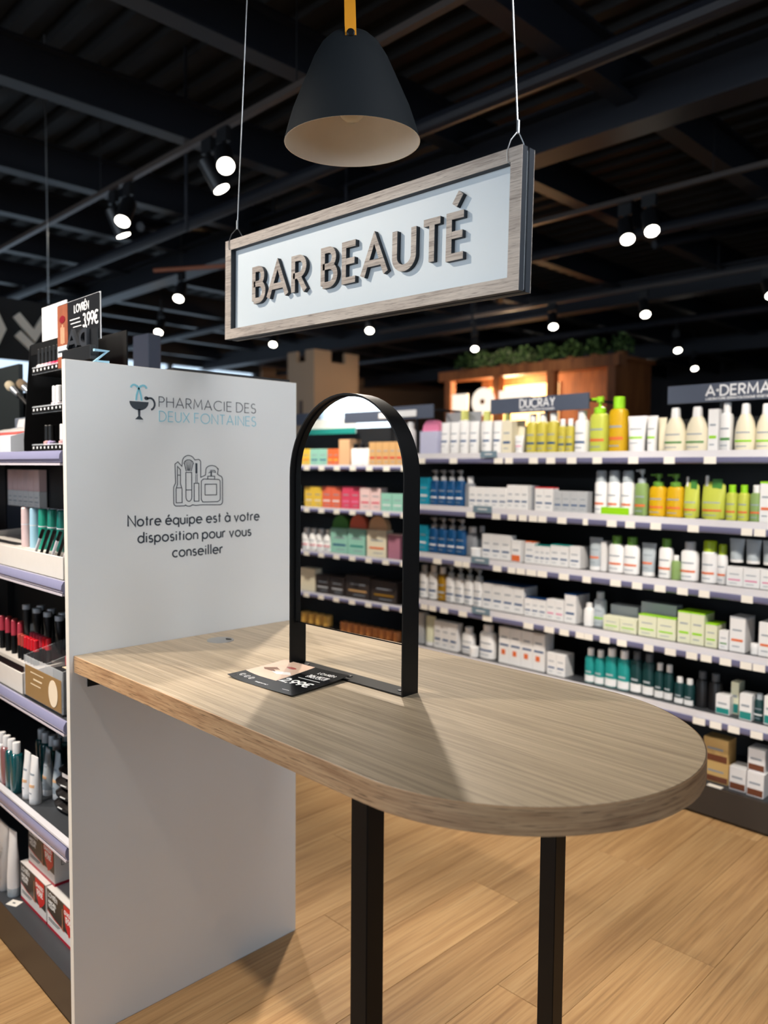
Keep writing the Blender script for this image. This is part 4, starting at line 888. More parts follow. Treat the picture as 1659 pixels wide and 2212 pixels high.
    ('carton', 'care_carton', 'carton', 1, 0.122, 0.155, 0.08, 0.440, 0.134, 0.06, 'pale,,tealfoot', 'tall pale carton with teal foot standing further back on the fifth shelf'),
    ('carton', 'care_carton', 'carton', 1, 0.177, 0.227, 0.03, 0.440, 0.106, 0.06, 'white,,tealfoot', 'tall white carton with teal foot at the front of the fifth shelf'),
    ('bottle', 'dark_bottle', 'bottle', 1, 0.222, 0.263, 0.05, 0.440, 0.111, 0.05, 'dteal,mist,white', 'dark bottle with misty cap beyond the teal footed cartons'),
    ('carton', 'care_carton', 'carton', 1, 0.269, 0.325, 0.04, 0.440, 0.114, 0.06, 'white,,tealfoot', 'white carton with teal foot at the edge of the picture'),
    ('carton', 'tan_carton', 'carton', 1, 0.026, 0.133, 0.06, 0.136, 0.086, 0.08, 'sand,,brownfoot', 'sand coloured carton on the base shelf, lower of the stack'),
    ('carton', 'tan_carton', 'carton', 1, 0.022, 0.129, 0.06, 0.222, 0.101, 0.08, 'sand,,brownfoot', 'sand coloured carton on top of the other sand carton'),
    ('carton', 'food_carton', 'carton', 1, 0.142, 0.210, 0.04, 0.136, 0.096, 0.08, 'white,,brownfoot', 'single white carton with brown foot on the base shelf'),
    ('carton', 'food_carton', 'carton', 1, 0.216, 0.284, 0.03, 0.136, 0.097, 0.08, 'white,,brownfoot', 'white carton with brown foot, lower of the base shelf stack'),
    ('carton', 'food_carton', 'carton', 1, 0.210, 0.279, 0.05, 0.233, 0.092, 0.08, 'white,,brownfoot', 'white carton with brown foot, upper of the base shelf stack'),
]
MIRROR_ROWS = [
    ('carton', 'snack_carton', 'carton', 1, -0.361, -0.285, 0.03, 1.468, 0.101, 0.06, 'lemony,,orange', 'yellow carton on the upper shelf seen in the mirror'),
    ('carton', 'snack_carton', 'carton', 2, -0.285, -0.132, 0.03, 1.468, 0.100, 0.06, 'mint,,blue', 'mint and blue carton, one of a pair seen in the mirror'),
    ('carton', 'snack_carton', 'carton', 2, -0.132, -0.037, 0.03, 1.468, 0.099, 0.06, 'orange,,lemony', 'orange carton, one of a pair on the upper shelf seen in the mirror'),
    ('carton', 'display_carton', 'carton', 1, -0.036, 0.054, 0.03, 1.468, 0.154, 0.1, 'peach,,', 'large peach display carton on the upper shelf seen in the mirror'),
    ('bottle', 'hair_bottle', 'bottle', 3, 0.057, 0.206, 0.03, 1.468, 0.128, 0.05, 'white,black,', 'white bottle with black cap in a row seen in the mirror'),
    ('carton', 'colour_carton', 'carton', 5, 0.209, 0.462, 0.03, 1.468, 0.133, 0.06, 'tan,,red', 'tan carton with red foot, row of five in the mirror'),
    ('carton', 'tea_carton', 'carton', 2, -0.333, -0.178, 0.03, 1.211, 0.125, 0.06, 'lemony,,cream', 'yellow printed carton, one of a pair seen in the mirror'),
    ('carton', 'tea_carton', 'carton', 2, -0.177, -0.018, 0.03, 1.211, 0.129, 0.06, 'coral,,white', 'coral printed carton, one of a pair seen in the mirror'),
    ('carton', 'tea_carton', 'carton', 2, -0.012, 0.136, 0.03, 1.211, 0.132, 0.06, 'rose,,pink', 'rose printed carton, one of a pair seen in the mirror'),
    ('carton', 'tea_carton', 'carton', 2, 0.138, 0.302, 0.03, 1.211, 0.129, 0.06, 'palepink,,rose', 'pale pink printed carton, one of a pair seen in the mirror'),
    ('carton', 'tea_carton', 'carton', 2, 0.303, 0.468, 0.03, 1.211, 0.100, 0.06, 'mint,,white', 'mint printed carton, one of a pair seen in the mirror'),
    ('bottle', 'roll_bottle', 'bottle', 4, -0.366, -0.111, 0.03, 0.942, 0.135, 0.05, 'white,white,rose', 'slim white bottle in the row of four seen in the mirror'),
    ('gift', 'gift_box', 'box', 1, -0.102, 0.039, 0.03, 0.942, 0.228, 0.06, 'mint,green,blue', 'mint gift box with arched top and blue print seen in the mirror'),
    ('gift', 'gift_box', 'box', 1, 0.043, 0.185, 0.03, 0.942, 0.235, 0.06, 'mint,coral,teal', 'mint gift box with arched coral top seen in the mirror'),
    ('gift', 'gift_box', 'box', 1, 0.195, 0.347, 0.03, 0.942, 0.236, 0.06, 'cream,peach,orange', 'cream gift box with arched peach top seen in the mirror'),
    ('carton', 'soap_carton', 'carton', 1, 0.359, 0.451, 0.03, 0.942, 0.141, 0.06, 'mauve,palepink,', 'mauve carton beside the cream gift box seen in the mirror'),
    ('carton', 'plain_carton', 'carton', 1, -0.373, -0.236, 0.03, 0.685, 0.141, 0.06, 'cream,,', 'plain cream carton among dark cartons seen in the mirror'),
    ('carton', 'dark_carton', 'carton', 2, -0.232, 0.017, 0.03, 0.685, 0.112, 0.07, 'char,,lgrey', 'charcoal carton with pale dots, one of a pair seen in the mirror'),
    ('carton', 'dark_carton', 'carton', 1, 0.022, 0.223, 0.03, 0.685, 0.134, 0.07, 'char,,tan', 'charcoal carton with tan print nearer the cream carton seen in the mirror'),
    ('carton', 'dark_carton', 'carton', 1, 0.226, 0.431, 0.03, 0.685, 0.125, 0.07, 'char,,amber', 'charcoal carton with amber print seen in the mirror'),
    ('jar', 'gold_jar', 'jar', 4, -0.374, -0.117, 0.03, 0.415, 0.130, 0.05, 'char,goldcap,', 'dark jar with gold lid, row of four in the mirror'),
    ('jar', 'gold_jar', 'jar', 9, -0.030, 0.440, 0.03, 0.415, 0.112, 0.05, 'char,copper,', 'dark jar with copper lid, row of nine in the mirror'),
]
TAG_SPANS = {
    'A': [(-1.620, -1.561), (-1.379, -1.325), (-1.075, -1.019), (-1.005, -0.957), (-0.858, -0.806), (-0.756, -0.706), (-0.640, -0.589), (-0.503, -0.455), (-0.324, -0.276), (-0.158, -0.109), (0.016, 0.067)],
    'B': [(-1.255, -1.199), (-1.083, -1.030), (-0.982, -0.928), (-0.914, -0.865), (-0.852, -0.803), (-0.797, -0.749), (-0.687, -0.636), (-0.547, -0.521), (-0.422, -0.374), (-0.330, -0.284), (-0.211, -0.162), (-0.044, 0.004), (0.176, 0.219), (0.226, 0.270)],
    'C': [(-1.491, -1.430), (-1.335, -1.281), (-1.277, -1.228), (-1.071, -1.018), (-0.976, -0.929), (-0.922, -0.869), (-0.862, -0.803), (-0.797, -0.740), (-0.672, -0.617), (-0.542, -0.498), (-0.398, -0.345), (-0.290, -0.242), (-0.185, -0.134), (-0.082, -0.035), (0.012, 0.057), (0.185, 0.230)],
    'D': [(-1.583, -1.528), (-1.520, -1.466), (-1.433, -1.377), (-1.299, -1.242), (-1.134, -1.073), (-0.873, -0.814), (-0.749, -0.693), (-0.662, -0.610), (-0.572, -0.527), (-0.525, -0.482), (-0.444, -0.394), (-0.357, -0.309), (-0.227, -0.182), (-0.129, -0.080), (-0.034, 0.013), (0.028, 0.074), (0.107, 0.154), (0.190, 0.235), (0.239, 0.286)],
    'E': [(0.003, 0.055), (0.075, 0.123), (0.150, 0.196), (0.239, 0.286)],
}

# ------------------------------------------------------------------ product gondola beyond the table
GANG = math.radians(-0.971); GO = (0.5, 2.435, 0.0)
gon = empty('product_gondola', GO, (0, 0, GANG)); tag(gon, 'long black shelving unit full of skincare beyond the table', 'shelving')
U0, U1 = -3.3, 1.6
box_part('back_panel', (U0, U1, 0.47, 0.49, 0.0, 1.70), M_dark, gon)
box_part('kick_plate', (U0, U1, 0.0, 0.018, 0.012, 0.1337), M_kick, gon)
box_part('base_deck', (U0, U1, 0.018, 0.47, 0.115, 0.1350), M_shelf, gon)
box_part('upright', (U0, U0 + 0.02, 0.02, 0.49, 0.0, 1.70), M_dark, gon); box_part('upright', (U1 - 0.02, U1, 0.02, 0.49, 0.0, 1.70), M_dark, gon)
LIPS = {'A': 1.482, 'B': 1.196, 'C': 0.927, 'D': 0.659, 'E': 0.388}
def price_shelf(parent, u0, u1, z, depth, tags, tagz=0.030, rail_h=0.024, lip=0.052, front=1):
    """shelf board with white lip, lilac price rail and paper tags; front edge at y = 0"""
    sh = box_part('shelf', (u0 + 0.02, u1 - 0.02, 0.006, depth, z + 0.022, z + lip - 0.0004), M_shelf, parent)
    box_part('shelf_front', (u0 + 0.02, u1 - 0.02, 0.0015, 0.0058, z + 0.001, z + lip + 0.003), M_lipwhite, sh)
    mb = MB().add([(u, y, zz) for u in (u0 + 0.02, u1 - 0.02) for y, zz in ((0.0014, z + 0.0), (-0.004, z + 0.004), (-0.006, z + rail_h * .5), (-0.003, z + rail_h), (0.0014, z + rail_h + 0.003))],
                  [(i, i + 1, 6 + i, 5 + i) for i in range(4)] + [(0, 5, 9, 4), (4, 3, 2, 1, 0), (5, 6, 7, 8, 9)])
    part('price_rail', mb, M_rail, sh)
    for a, b in tags:
        part('price_tag', MB().box(a, b, -0.0075, -0.0062, z - 0.001, z + rail_h + 0.004), M_tag, sh)
    return sh
for k, z in LIPS.items(): 
    tags = list(TAG_SPANS[k])
    u = -1.72
    while u > U0 + 0.1: tags.append((u - 0.05, u)); u -= 0.16
    u = 0.36
    while u < U1 - 0.1: tags.append((u, u + 0.05)); u += 0.17
    price_shelf(gon, U0, U1, z, 0.46, tags)
for k, us in (('A', (-1.162, -1.055)), ('B', (-1.205, -1.082)), ('C', (-1.215, -1.095)), ('D', (-1.205, -1.085))):
    mk = box_part('shelf_marker', (us[0], us[1], -0.012, -0.0095, LIPS[k] + 0.030, LIPS[k] + 0.064), M_slatetag, gon, label='small slate blue shelf marker')
    part('marker_text', MB().box(us[0] + 0.03, us[1] - 0.03, -0.0128, -0.012, LIPS[k] + 0.044, LIPS[k] + 0.050), M_headtext, mk)
box_part('promo_strip', (-0.470, -0.330, 0.020, 0.022, 1.248, 1.282), pm('lime'), gon, label='lime green promotional strip')
def header(parent, u0, u1, words_, sub=None, y=0.045, z0=1.738, z1=1.815, flip=False):
    hd = box_part('header_sign', (u0, u1, y, y + 0.012, z0, z1), M_header, parent, bev=0.001, label='slate header sign')
    for u in (u0 + 0.06, u1 - 0.06): box_part('header_arm', (u - 0.008, u + 0.008, y + 0.012, 0.470 if not flip else 0.420, z1 - 0.030, z1 - 0.018), M_dark, hd); box_part('header_post', (u - 0.008, u + 0.008, 0.458 if not flip else 0.408, 0.470 if not flip else 0.420, 1.60, z1 - 0.030), M_dark, hd)
    if words_:
        mb = MB(); w = 0.205 if words_[0] == 'D' else 0.255; c = (u0 + u1) / 2
        text(mb, words_, c - w / 2, z0 + 0.026, 0.040, w, 0.0070, lambda s, t, d: (s, y - 0.0006 + d, t), 0.001, gap=0.22)
        if sub: text(mb, sub, c - w * 0.5, z0 + 0.0085, 0.0090, w, 0.0018, lambda s, t, d: (s, y - 0.0006 + d, t), 0.001, gap=0.3)
        part('header_lettering', mb, M_headtext, hd)
header(gon, -1.145, -0.563, 'DUCRAY', 'LABORATOIRES DERMATOLOGIQUES')
header(gon, -0.1745, 0.418, 'A\u00b7DERMA', 'LABORATOIRE DERMATOLOGIQUE VEGETAL')
header(gon, -2.135, -1.553, None)
header(gon, -3.11, -2.53, None)
box_part('header_card', (-1.84, -1.68, 0.040, 0.0445, 1.752, 1.790), M_headtext, gon, label='white blurred logo on the header')
gp = box_part('grey_backing_card', (-1.60, -1.34, 0.21, 0.214, 1.536, 1.775), plain('card_grey', (152, 154, 160), rough=0.6), gon)
shelf_rows(RIGHT_ROWS, GO, GANG, 1)
for k, (a, b) in enumerate(((0.175, 0.235), (-0.02, 0.03))):
    pl = box_part('deck_ticket', (a - 0.11, b - 0.11, 0.004, 0.030, 0.1352, 0.137), M_tag, gon)
# shelves continue past the mirror and past the edge of the picture
FILL = [('A', 'bottle', 'lotion_bottle', 'bottle', 0.058, 0.19, 'white,white,blue'), ('B', 'carton', 'care_carton', 'carton', 0.060, 0.13, 'white,,blue'), ('C', 'tube', 'care_tube', 'tube', 0.055, 0.16, 'white,white,green'),
        ('D', 'carton', 'care_carton', 'carton', 0.064, 0.12, 'pale,lime,lime'), ('E', 'bottle', 'wash_bottle', 'bottle', 0.056, 0.17, 'aqua,white,whiteL')]
for si, (sh, kind, name, cat, w, h, st) in enumerate(FILL):
    nm = ('upper', 'second', 'third', 'fourth', 'fifth')[si]
    rows = []
    for u0, n, where in ((-1.72 - 9 * (w + 0.006), 9, 'further along behind the mirror'), (0.345, 6, 'beyond the picture edge')):
        rows.append((kind, name, cat, n, u0, u0 + n * (w + 0.006), 0.05, LIPS[sh] + 0.052, h, 0.05, st, cat + ' on the ' + nm + ' shelf ' + where))
    shelf_rows(rows, GO, GANG, 1)
# ------------------------------------------------------------------ make-up gondola behind the white panel
mg = empty('make_up_gondola', (0, 0, 0)); tag(mg, 'black make-up shelving unit ending at the white panel', 'shelving')
GX0, GX1 = -2.6, -0.0190
box_part('back_panel', (GX0, GX1, 0.335, 0.355, 0.0, 1.70), M_dark, mg)
box_part('kick_plate', (GX0, GX1, 0.018, 0.034, 0.012, 0.1264), M_kick, mg)
box_part('base_deck', (GX0, GX1, 0.0185, 0.335, 0.108, 0.1275), M_shelf, mg)
box_part('far_kick_plate', (GX0, GX1, 0.66, 0.676, 0.012, 0.1264), M_kick, mg)
box_part('far_deck', (GX0, GX1, 0.355, 0.66, 0.108, 0.1275), M_shelf, mg)
box_part('top_board', (GX0, GX1, 0.30, 0.69, 1.70, 1.716), M_dark, mg)
box_part('upright', (GX0, GX0 + 0.02, 0.02, 0.69, 0.0, 1.70), M_dark, mg); box_part('upright', (-1.34, -1.32, 0.31, 0.335, 0.1275, 1.70), M_dark, mg)
M_railc = plain('price_rail_violet', (146, 146, 178), rough=0.18, coat=0.5)
def make_shelf(z, depth=0.30, surf=0.030, white=False, end=-0.066):
    s = box_part('shelf', (GX0 + 0.02, GX1 - 0.004, 0.030, depth + 0.03, z + surf - 0.018, z + surf - 0.0003), M_shelf, mg)
    box_part('shelf_edge', (GX0 + 0.02, GX1 - 0.004, 0.0225, 0.0298, z - 0.006, z + surf - 0.0003), M_shelf, s)
    prof = [(0.0215, z + surf + 0.002), (0.0165, z + surf + 0.001), (0.0105, z + surf * .72), (0.0095, z + surf * .35), (0.0150, z + 0.002), (0.0215, z)]
    mb = MB().add([(x, y, zz) for x in (GX0 + 0.02, end) for y, zz in prof], [(i, i + 1, 7 + i, 6 + i) for i in range(5)] + [(0, 6, 11, 5), (5, 4, 3, 2, 1, 0), (6, 7, 8, 9, 10, 11)])
    part('price_rail', mb, M_railc, s)
    box_part('rail_base', (GX0 + 0.02, end - 0.004, 0.013, 0.0222, z - 0.006, z - 0.0003), plain('rail_base_pale', (206, 198, 206), rough=0.3), s)
    if white: box_part('white_strip', (GX0 + 0.02, GX1 - 0.006, 0.012, 0.0296, z + surf + 0.0022, z + surf + 0.0075), M_lipwhite, s)
    return s
S1, S2, S3, S4, S5 = 1.488, 1.160, 0.802, 0.482, 0.1275
make_shelf(1.458); make_shelf(1.130); make_shelf(0.772); make_shelf(0.444, surf=0.038, white=True)
# --- shelf with micellar bottles and tubes
M_teal = plain('teal_liquid', (18, 96, 104), rough=0.12, coat=0.5, trans=0.25); M_pinkl = plain('rose_liquid', (170, 112, 116), rough=0.12, coat=0.5, trans=0.25)
MATS['colour_tealliq'] = M_teal; MATS['colour_roseliq'] = M_pinkl; PAL['tealliq'] = (0, 0, 0); PAL['roseliq'] = (0, 0, 0)
def micellar(x, y, style, label, group=None):
    put('bottle', 'micellar_bottle', 'bottle', 0.036, 0.036, 0.150, style, (x, y, S4), 0, label, group)
micellar(-0.501, 0.048, 'tealliq,white,', 'teal micellar bottle with white cap at the front, beside the white tubes')
micellar(-0.541, 0.048, 'tealliq,white,', 'teal micellar bottle with white cap between the rose bottle and another teal bottle')
micellar(-0.581, 0.048, 'roseliq,white,', 'rose pink micellar bottle with white cap')
micellar(-0.622, 0.048, 'white,white,', 'milky white micellar bottle at the picture edge')
for i, x in enumerate((-0.452, -0.494, -0.536, -0.578)): micellar(x + 0.004, 0.145 + 0.004 * (i % 2), 'tealliq,lgrey,', ordl(3 - i, 4) + ' teal bottle with grey cap in the second row of bottles', 'second row of micellar bottles')
for i, x in enumerate((-0.46, -0.503, -0.55)): micellar(x, 0.196, 'tealliq,lgrey,', ordl(2 - i, 3) + ' teal bottle with grey cap in the third row of bottles', 'third row of micellar bottles')
for x, y, st, lab in ((-0.383, 0.056, 'white,white,peach', 'white cream tube with peach band, nearest the front'), (-0.436, 0.056, 'white,white,peach', 'white cream tube with peach band beside the teal bottle'),
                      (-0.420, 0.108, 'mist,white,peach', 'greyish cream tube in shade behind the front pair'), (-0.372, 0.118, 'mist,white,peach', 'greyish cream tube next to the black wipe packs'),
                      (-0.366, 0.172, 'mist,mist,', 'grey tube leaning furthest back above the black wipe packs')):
    put('tube', 'cream_tube', 'tube', 0.041, 0.034, 0.138, st, (x, y, S4), random.uniform(-.15, .15), lab)
M_pack = plain('wipe_pack_black', (26, 22, 22), rough=0.25, coat=0.3)
for i in range(4):
    z = S4 + i * 0.031
    pk = MB().loft([(z + 0.001, 0.060, 0.040), (z + 0.010, 0.072, 0.052), (z + 0.020, 0.074, 0.054), (z + 0.030, 0.062, 0.042)], 20, 3.2)
    o = part('wipe_pack', pk, M_pack, None, (-0.262 + 0.006 * (i % 2), 0.132 + 0.004 * i, 0), (0, 0, math.radians(6 + 3 * (i % 3))))
    tag(o, ['black wipe pack at the bottom of the stack by the white panel', 'second black wipe pack from the bottom of the stack', 'third black wipe pack from the bottom of the stack', 'black wipe pack on top of the stack by the white panel'][i], 'pack')
    part('flap', MB().box(-0.02, 0.02, -0.0545, -0.0525, z + 0.009, z + 0.020), plain('flap_white', (210, 205, 205), rough=0.3), o) if i == 3 else part('pack_print', MB().box(-0.020, 0.004, -0.0546, -0.0530, z + 0.0155, z + 0.0180), M_cardtext, o)
# --- base deck: boxed sets, pouches, tube, ticket
M_boxwhite = plain('box_white', (228, 224, 222), rough=0.4); M_boxdark = plain('box_dark', (52, 46, 42), rough=0.35); M_boxred = plain('box_red', (206, 34, 36), rough=0.35); M_boxtrim = plain('box_crimson', (172, 18, 44), rough=0.35)
def gift_set(x0, y0, z, label):
    W_, D_, H_ = 0.196, 0.130, 0.116
    t = empty('gift_set_box', (x0, y0, z)); tag(t, label, 'box')
    box_part('box_body', (0, W_, 0, D_, 0.008, H_), M_boxwhite, t); box_part('box_foot', (-0.0006, W_ + 0.0006, -0.0006, D_ + 0.0006, 0, 0.008), M_boxtrim, t)
    def q(name, pts, k, mat):
        mb = MB(); fill(mb, pts, lambda s, t_, d: (s, -0.0005 - k + d, t_), 0.0004); return part(name, mb, mat, t)
    q('dark_print', [(0.002, 0.052), (0.05, 0.042), (0.12, 0.036), (W_ - 0.002, 0.034), (W_ - 0.002, H_ - 0.002), (0.002, H_ - 0.002)], 0.0, M_boxdark)
    q('red_line', [(0.002, 0.049), (0.05, 0.039), (0.12, 0.033), (0.12, 0.036), (0.05, 0.042), (0.002, 0.052)], 0.0, M_boxred)
    q('red_badge', [(0.118, H_ - 0.004), (0.184, H_ - 0.004), (0.188, 0.060), (0.175, 0.046), (0.150, 0.030), (0.132, 0.052), (0.120, 0.080)], 0.0005, M_boxred)
    mb = MB(); fb = lambda s, t_, d: (s, -0.0012 + d, t_)
    text(mb, 'LOVR\u00c9N', 0.012, 0.094, 0.013, 0.062, 0.0020, fb, 0.0004); text(mb, 'MASCARA', 0.012, 0.076, 0.009, 0.052, 0.0022, fb, 0.0004, gap=.14); text(mb, 'VOLUME', 0.012, 0.064, 0.009, 0.046, 0.0022, fb, 0.0004, gap=.14)
    part('box_lettering', mb, M_cardtext, t)
    mb = MB(); text(mb, 'OMAGGIO', 0.122, 0.088, 0.010, 0.056, 0.0024, fb, 0.0004, gap=.14); text(mb, '19,96\u20ac', 0.130, 0.066, 0.016, 0.044, 0.0034, fb, 0.0004, gap=.16); part('badge_lettering', mb, M_cardtext, t)
    part('mascara_print', MB().box(0.108, 0.1125, -0.0016, -0.0010, 0.050, 0.096).box(0.106, 0.1145, -0.0016, -0.0010, 0.034, 0.050), plain('brush_print', (170, 118, 90), rough=0.4), t)
    mb = MB(); text(mb, 'LOVR\u00c9N', 0.02, 0.058, 0.013, 0.085, 0.0016, lambda s, t_, d: (W_ + 0.0006 - d, s, t_), 0.0005); part('side_lettering', mb, M_ink, t)
    part('fine_print', MB().box(0.012, 0.09, -0.0010, -0.0004, 0.030, 0.0316).box(0.012, 0.08, -0.0010, -0.0004, 0.0245, 0.0258), M_ink, t)
    return t
gift_set(-0.5515, 0.0705, S5, 'red and white gift box standing on the deck beside the price ticket')
gift_set(-0.3480, 0.0705, S5, 'red and white gift box on the deck half hidden by the white panel')
gift_set(-0.5250, 0.0860, S5 + 0.1166, 'red and white gift box stacked on top of the two others')
put('tube', 'cleanser_tube', 'tube', 0.050, 0.038, 0.205, 'white,mist,', (-0.585, 0.062, S5), 0.1, 'tall white cleanser tube standing beside the lower gift box')
for i, (x, y) in enumerate(((-0.600, 0.125), (-0.555, 0.150), (-0.585, 0.185))): put('tube', 'cleanser_tube', 'tube', 0.050, 0.038, 0.225, 'lgrey,mist,', (x, y + 0.06, S5), 0.1, ['left', 'right', 'rear'][i] + ' tall grey tube shaded behind the white cleanser tube', 'shaded cleanser tubes')
bg_ = MB().loft([(0.0, 0.036, 0.026), (0.02, 0.042, 0.030), (0.10, 0.044, 0.026), (0.17, 0.045, 0.012), (0.205, 0.046, 0.002)], 20, 3.0)
o = part('refill_bag', bg_, plain('bag_film', (196, 194, 194), rough=0.25, coat=0.3), None, (-0.660, 0.060, S5)); tag(o, 'clear grey bag with vertical lettering at the picture edge', 'bag')
mb = MB(); text(mb, 'LOVREN', 0.045, -0.008, 0.018, 0.115, 0.0032, lambda s, t, d: (0.030 - t * 1.0, -0.0325 + 0.10 * max(0, s - 0.09) + d, s), 0.0008); part('bag_lettering', mb, M_ink, o)
o = part('price_ticket', MB().box(-0.02, 0.02, -0.014, 0.014, 0.0, 0.0008), M_tag, None, (-0.534, 0.0450, S5), (0, 0, math.radians(25))); tag(o, 'small white price ticket lying on the dark deck', 'ticket')
part('ticket_print', MB().box(-0.006, 0.004, -0.003, 0.002, 0.0008, 0.0010), M_ink, o)
# --- tray shelf with lipsticks and acrylic tester box
M_tray = plain('tray_white', (224, 218, 212), rough=0.35)
def tray(name, x0, x1, y0, y1, z, hf, hb, label):
    t = empty(name, (0, 0, 0)); tag(t, label, 'tray')
    prof = [(y0, z + 0.0004), (y1, z + 0.0004), (y1, z + hb), (y1 - 0.004, z + hb), (y0 + 0.004, z + hf), (y0, z + hf)]
    w = 0.003
    box_part('front', (x0, x1, y0, y0 + w, z, z + hf), M_tray, t, bev=0.0008); box_part('back', (x0, x1, y1 - w, y1, z, z + hb), M_tray, t)
    for x in (x0, x1 - w): part('side', MB().add([(x, y0 + w, z), (x + w, y0 + w, z), (x + w, y1 - w, z), (x, y1 - w, z), (x, y0 + w, z + hf), (x + w, y0 + w, z + hf), (x + w, y1 - w, z + hb), (x, y1 - w, z + hb)], [(3, 2, 1, 0), (4, 5, 6, 7), (0, 1, 5, 4), (1, 2, 6, 5), (2, 3, 7, 6), (3, 0, 4, 7)]), M_tray, t)
    box_part('floor_plate', (x0 + w, x1 - w, y0 + w, y1 - w, z, z + 0.003), M_tray, t)
    return t
t3 = tray('lipstick_tray', -0.96, -0.395, 0.030, 0.300, S3, 0.060, 0.090, 'white lipstick tray on the third make-up shelf')
box_part('tray_label', (-0.90, -0.41, 0.0335, 0.060, S3 + 0.060, S3 + 0.0612), M_black, t3, label='black label strip')
box_part('riser', (-0.955, -0.40, 0.075, 0.29, S3 + 0.003, S3 + 0.062), M_tray, t3)
M_red = [plain('lip_red', (206, 24, 40), rough=0.3), plain('lip_pink', (190, 60, 80), rough=0.3), plain('lip_brick', (176, 70, 62), rough=0.3)]
def lipstick(x, y, z, h, mat, label, group, lean=0.0):
    o = part('lip_gloss', MB().loft([(0, .0085, .0085), (h * .55, .0085, .0085), (h * .56, .0078, .0078)], 14), M_black, None, (x, y, z), (lean, 0, 0)); tag(o, label, 'lipstick', group)
    part('coloured_cap', MB().loft([(h * .55, .0088, .0088), (h * .98, .0082, .0082), (h, .006, .006)], 14), mat, o)
for i in range(6): lipstick(-0.455 - 0.024 * i + 0.0, 0.092, S3 + 0.062, 0.075, M_red[0] if i < 4 else M_red[2], ordl(5 - i, 6) + ' red capped lip gloss in the front row of the tray', 'front row of lip glosses')
for i in range(6): lipstick(-0.445 - 0.024 * i, 0.124, S3 + 0.062, 0.078, M_red[0] if i < 2 else M_red[1], ordl(5 - i, 6) + ' capped lip gloss in the second row of the tray', 'second row of lip glosses')
for i in range(7): lipstick(-0.60 - 0.026 * i, 0.100 + 0.012 * (i % 2), S3 + 0.062, 0.105, M_red[1 + i % 2], ordl(6 - i, 7) + ' tall pink capped lip gloss further along the tray', 'tall pink lip glosses')
for i in range(9):
    put('tube', 'foundation_tube', 'tube', 0.034, 0.028, 0.12, 'black,lgrey,', (-0.46 - 0.045 * i, 0.200 + 0.03 * (i % 2), S3 + 0.062 + 0.12), 0, ordl(8 - i, 9) + ' upturned black foundation tube at the back of the tray', 'upturned foundation tubes', rot=(math.pi, 0, 0))
ac = empty('tester_box', (-0.376, 0.0285, S3)); tag(ac, 'clear acrylic tester box with tan label on the shelf beside the white panel', 'tester box')
AW, AD, AH = 0.262, 0.150, 0.118
box_part('acrylic_base', (0, AW, 0, AD, 0, 0.006), M_dark, ac)
box_part('acrylic_front', (0.0, AW, 0.0, 0.003, 0.006, AH), M_clear, ac); box_part('acrylic_back', (0.0, AW, AD - 0.003, AD, 0.006, AH + 0.035), M_clear, ac)
for x in (0.0, AW * 0.56, AW - 0.003): part('acrylic_side', MB().add([(x, 0.003, 0.006), (x + 0.003, 0.003, 0.006), (x + 0.003, AD - 0.003, 0.006), (x, AD - 0.003, 0.006), (x, 0.003, AH), (x + 0.003, 0.003, AH), (x + 0.003, AD - 0.003, AH + 0.035), (x, AD - 0.003, AH + 0.035)], [(3, 2, 1, 0), (4, 5, 6, 7), (0, 1, 5, 4), (1, 2, 6, 5), (2, 3, 7, 6), (3, 0, 4, 7)]), M_clear, ac)
lb = box_part('tan_label', (0.010, AW - 0.006, -0.0008, -0.0001, 0.008, AH - 0.024), plain('label_tan', (150, 118, 76), rough=0.4, vary=0.08, scale=20), ac, label='tan printed label')
mb = MB(); fill(mb, [(0.205 + 0.030 * math.cos(a) , 0.050 + 0.036 * math.sin(a)) for a in [i * math.pi / 9 for i in range(18)]], lambda s, t, d: (s, -0.0018 + d, t), 0.0006); part('cream_sticker', mb, plain('sticker_cream', (236, 218, 192), rough=0.5), ac)
part('label_print', MB().box(0.05, 0.14, -0.0014, -0.0009, 0.078, 0.0805).box(0.05, 0.12, -0.0014, -0.0009, 0.046, 0.0485).box(0.07, 0.13, -0.0014, -0.0009, 0.060, 0.064), plain('label_ink', (226, 206, 176), rough=0.5), ac)
box_part('black_insert', (0.152, AW - 0.008, 0.020, 0.12, 0.010, AH - 0.012), M_dark, ac)
part('insert_print', MB().box(0.165, 0.235, 0.04, 0.07, AH - 0.012, AH - 0.0112), plain('label_ink', (226, 206, 176)), ac)
for i in range(6):
    put('tube', 'lip_tube', 'tube', 0.016, 0.014, 0.11, 'mauve,tan,' if i % 2 else 'mist,tan,', (-0.30 + 0.024 * i, 0.255, S3 + 0.045), 0, ordl(i, 6) + ' slim lip tube in the row behind the clear tester box', 'slim lip tubes by the panel')
o = tag(box_part('black_riser', (-0.355, -0.030, 0.195, 0.32, S3, S3 + 0.045), M_dark, None), 'black riser block behind the clear tester box', 'riser')
for i in range(5): lipstick(-0.33 + 0.02 * i, 0.135, S3 + 0.006, 0.10, M_red[i % 3], ordl(i, 5) + ' lip gloss tester standing inside the clear box', 'testers in the clear box')
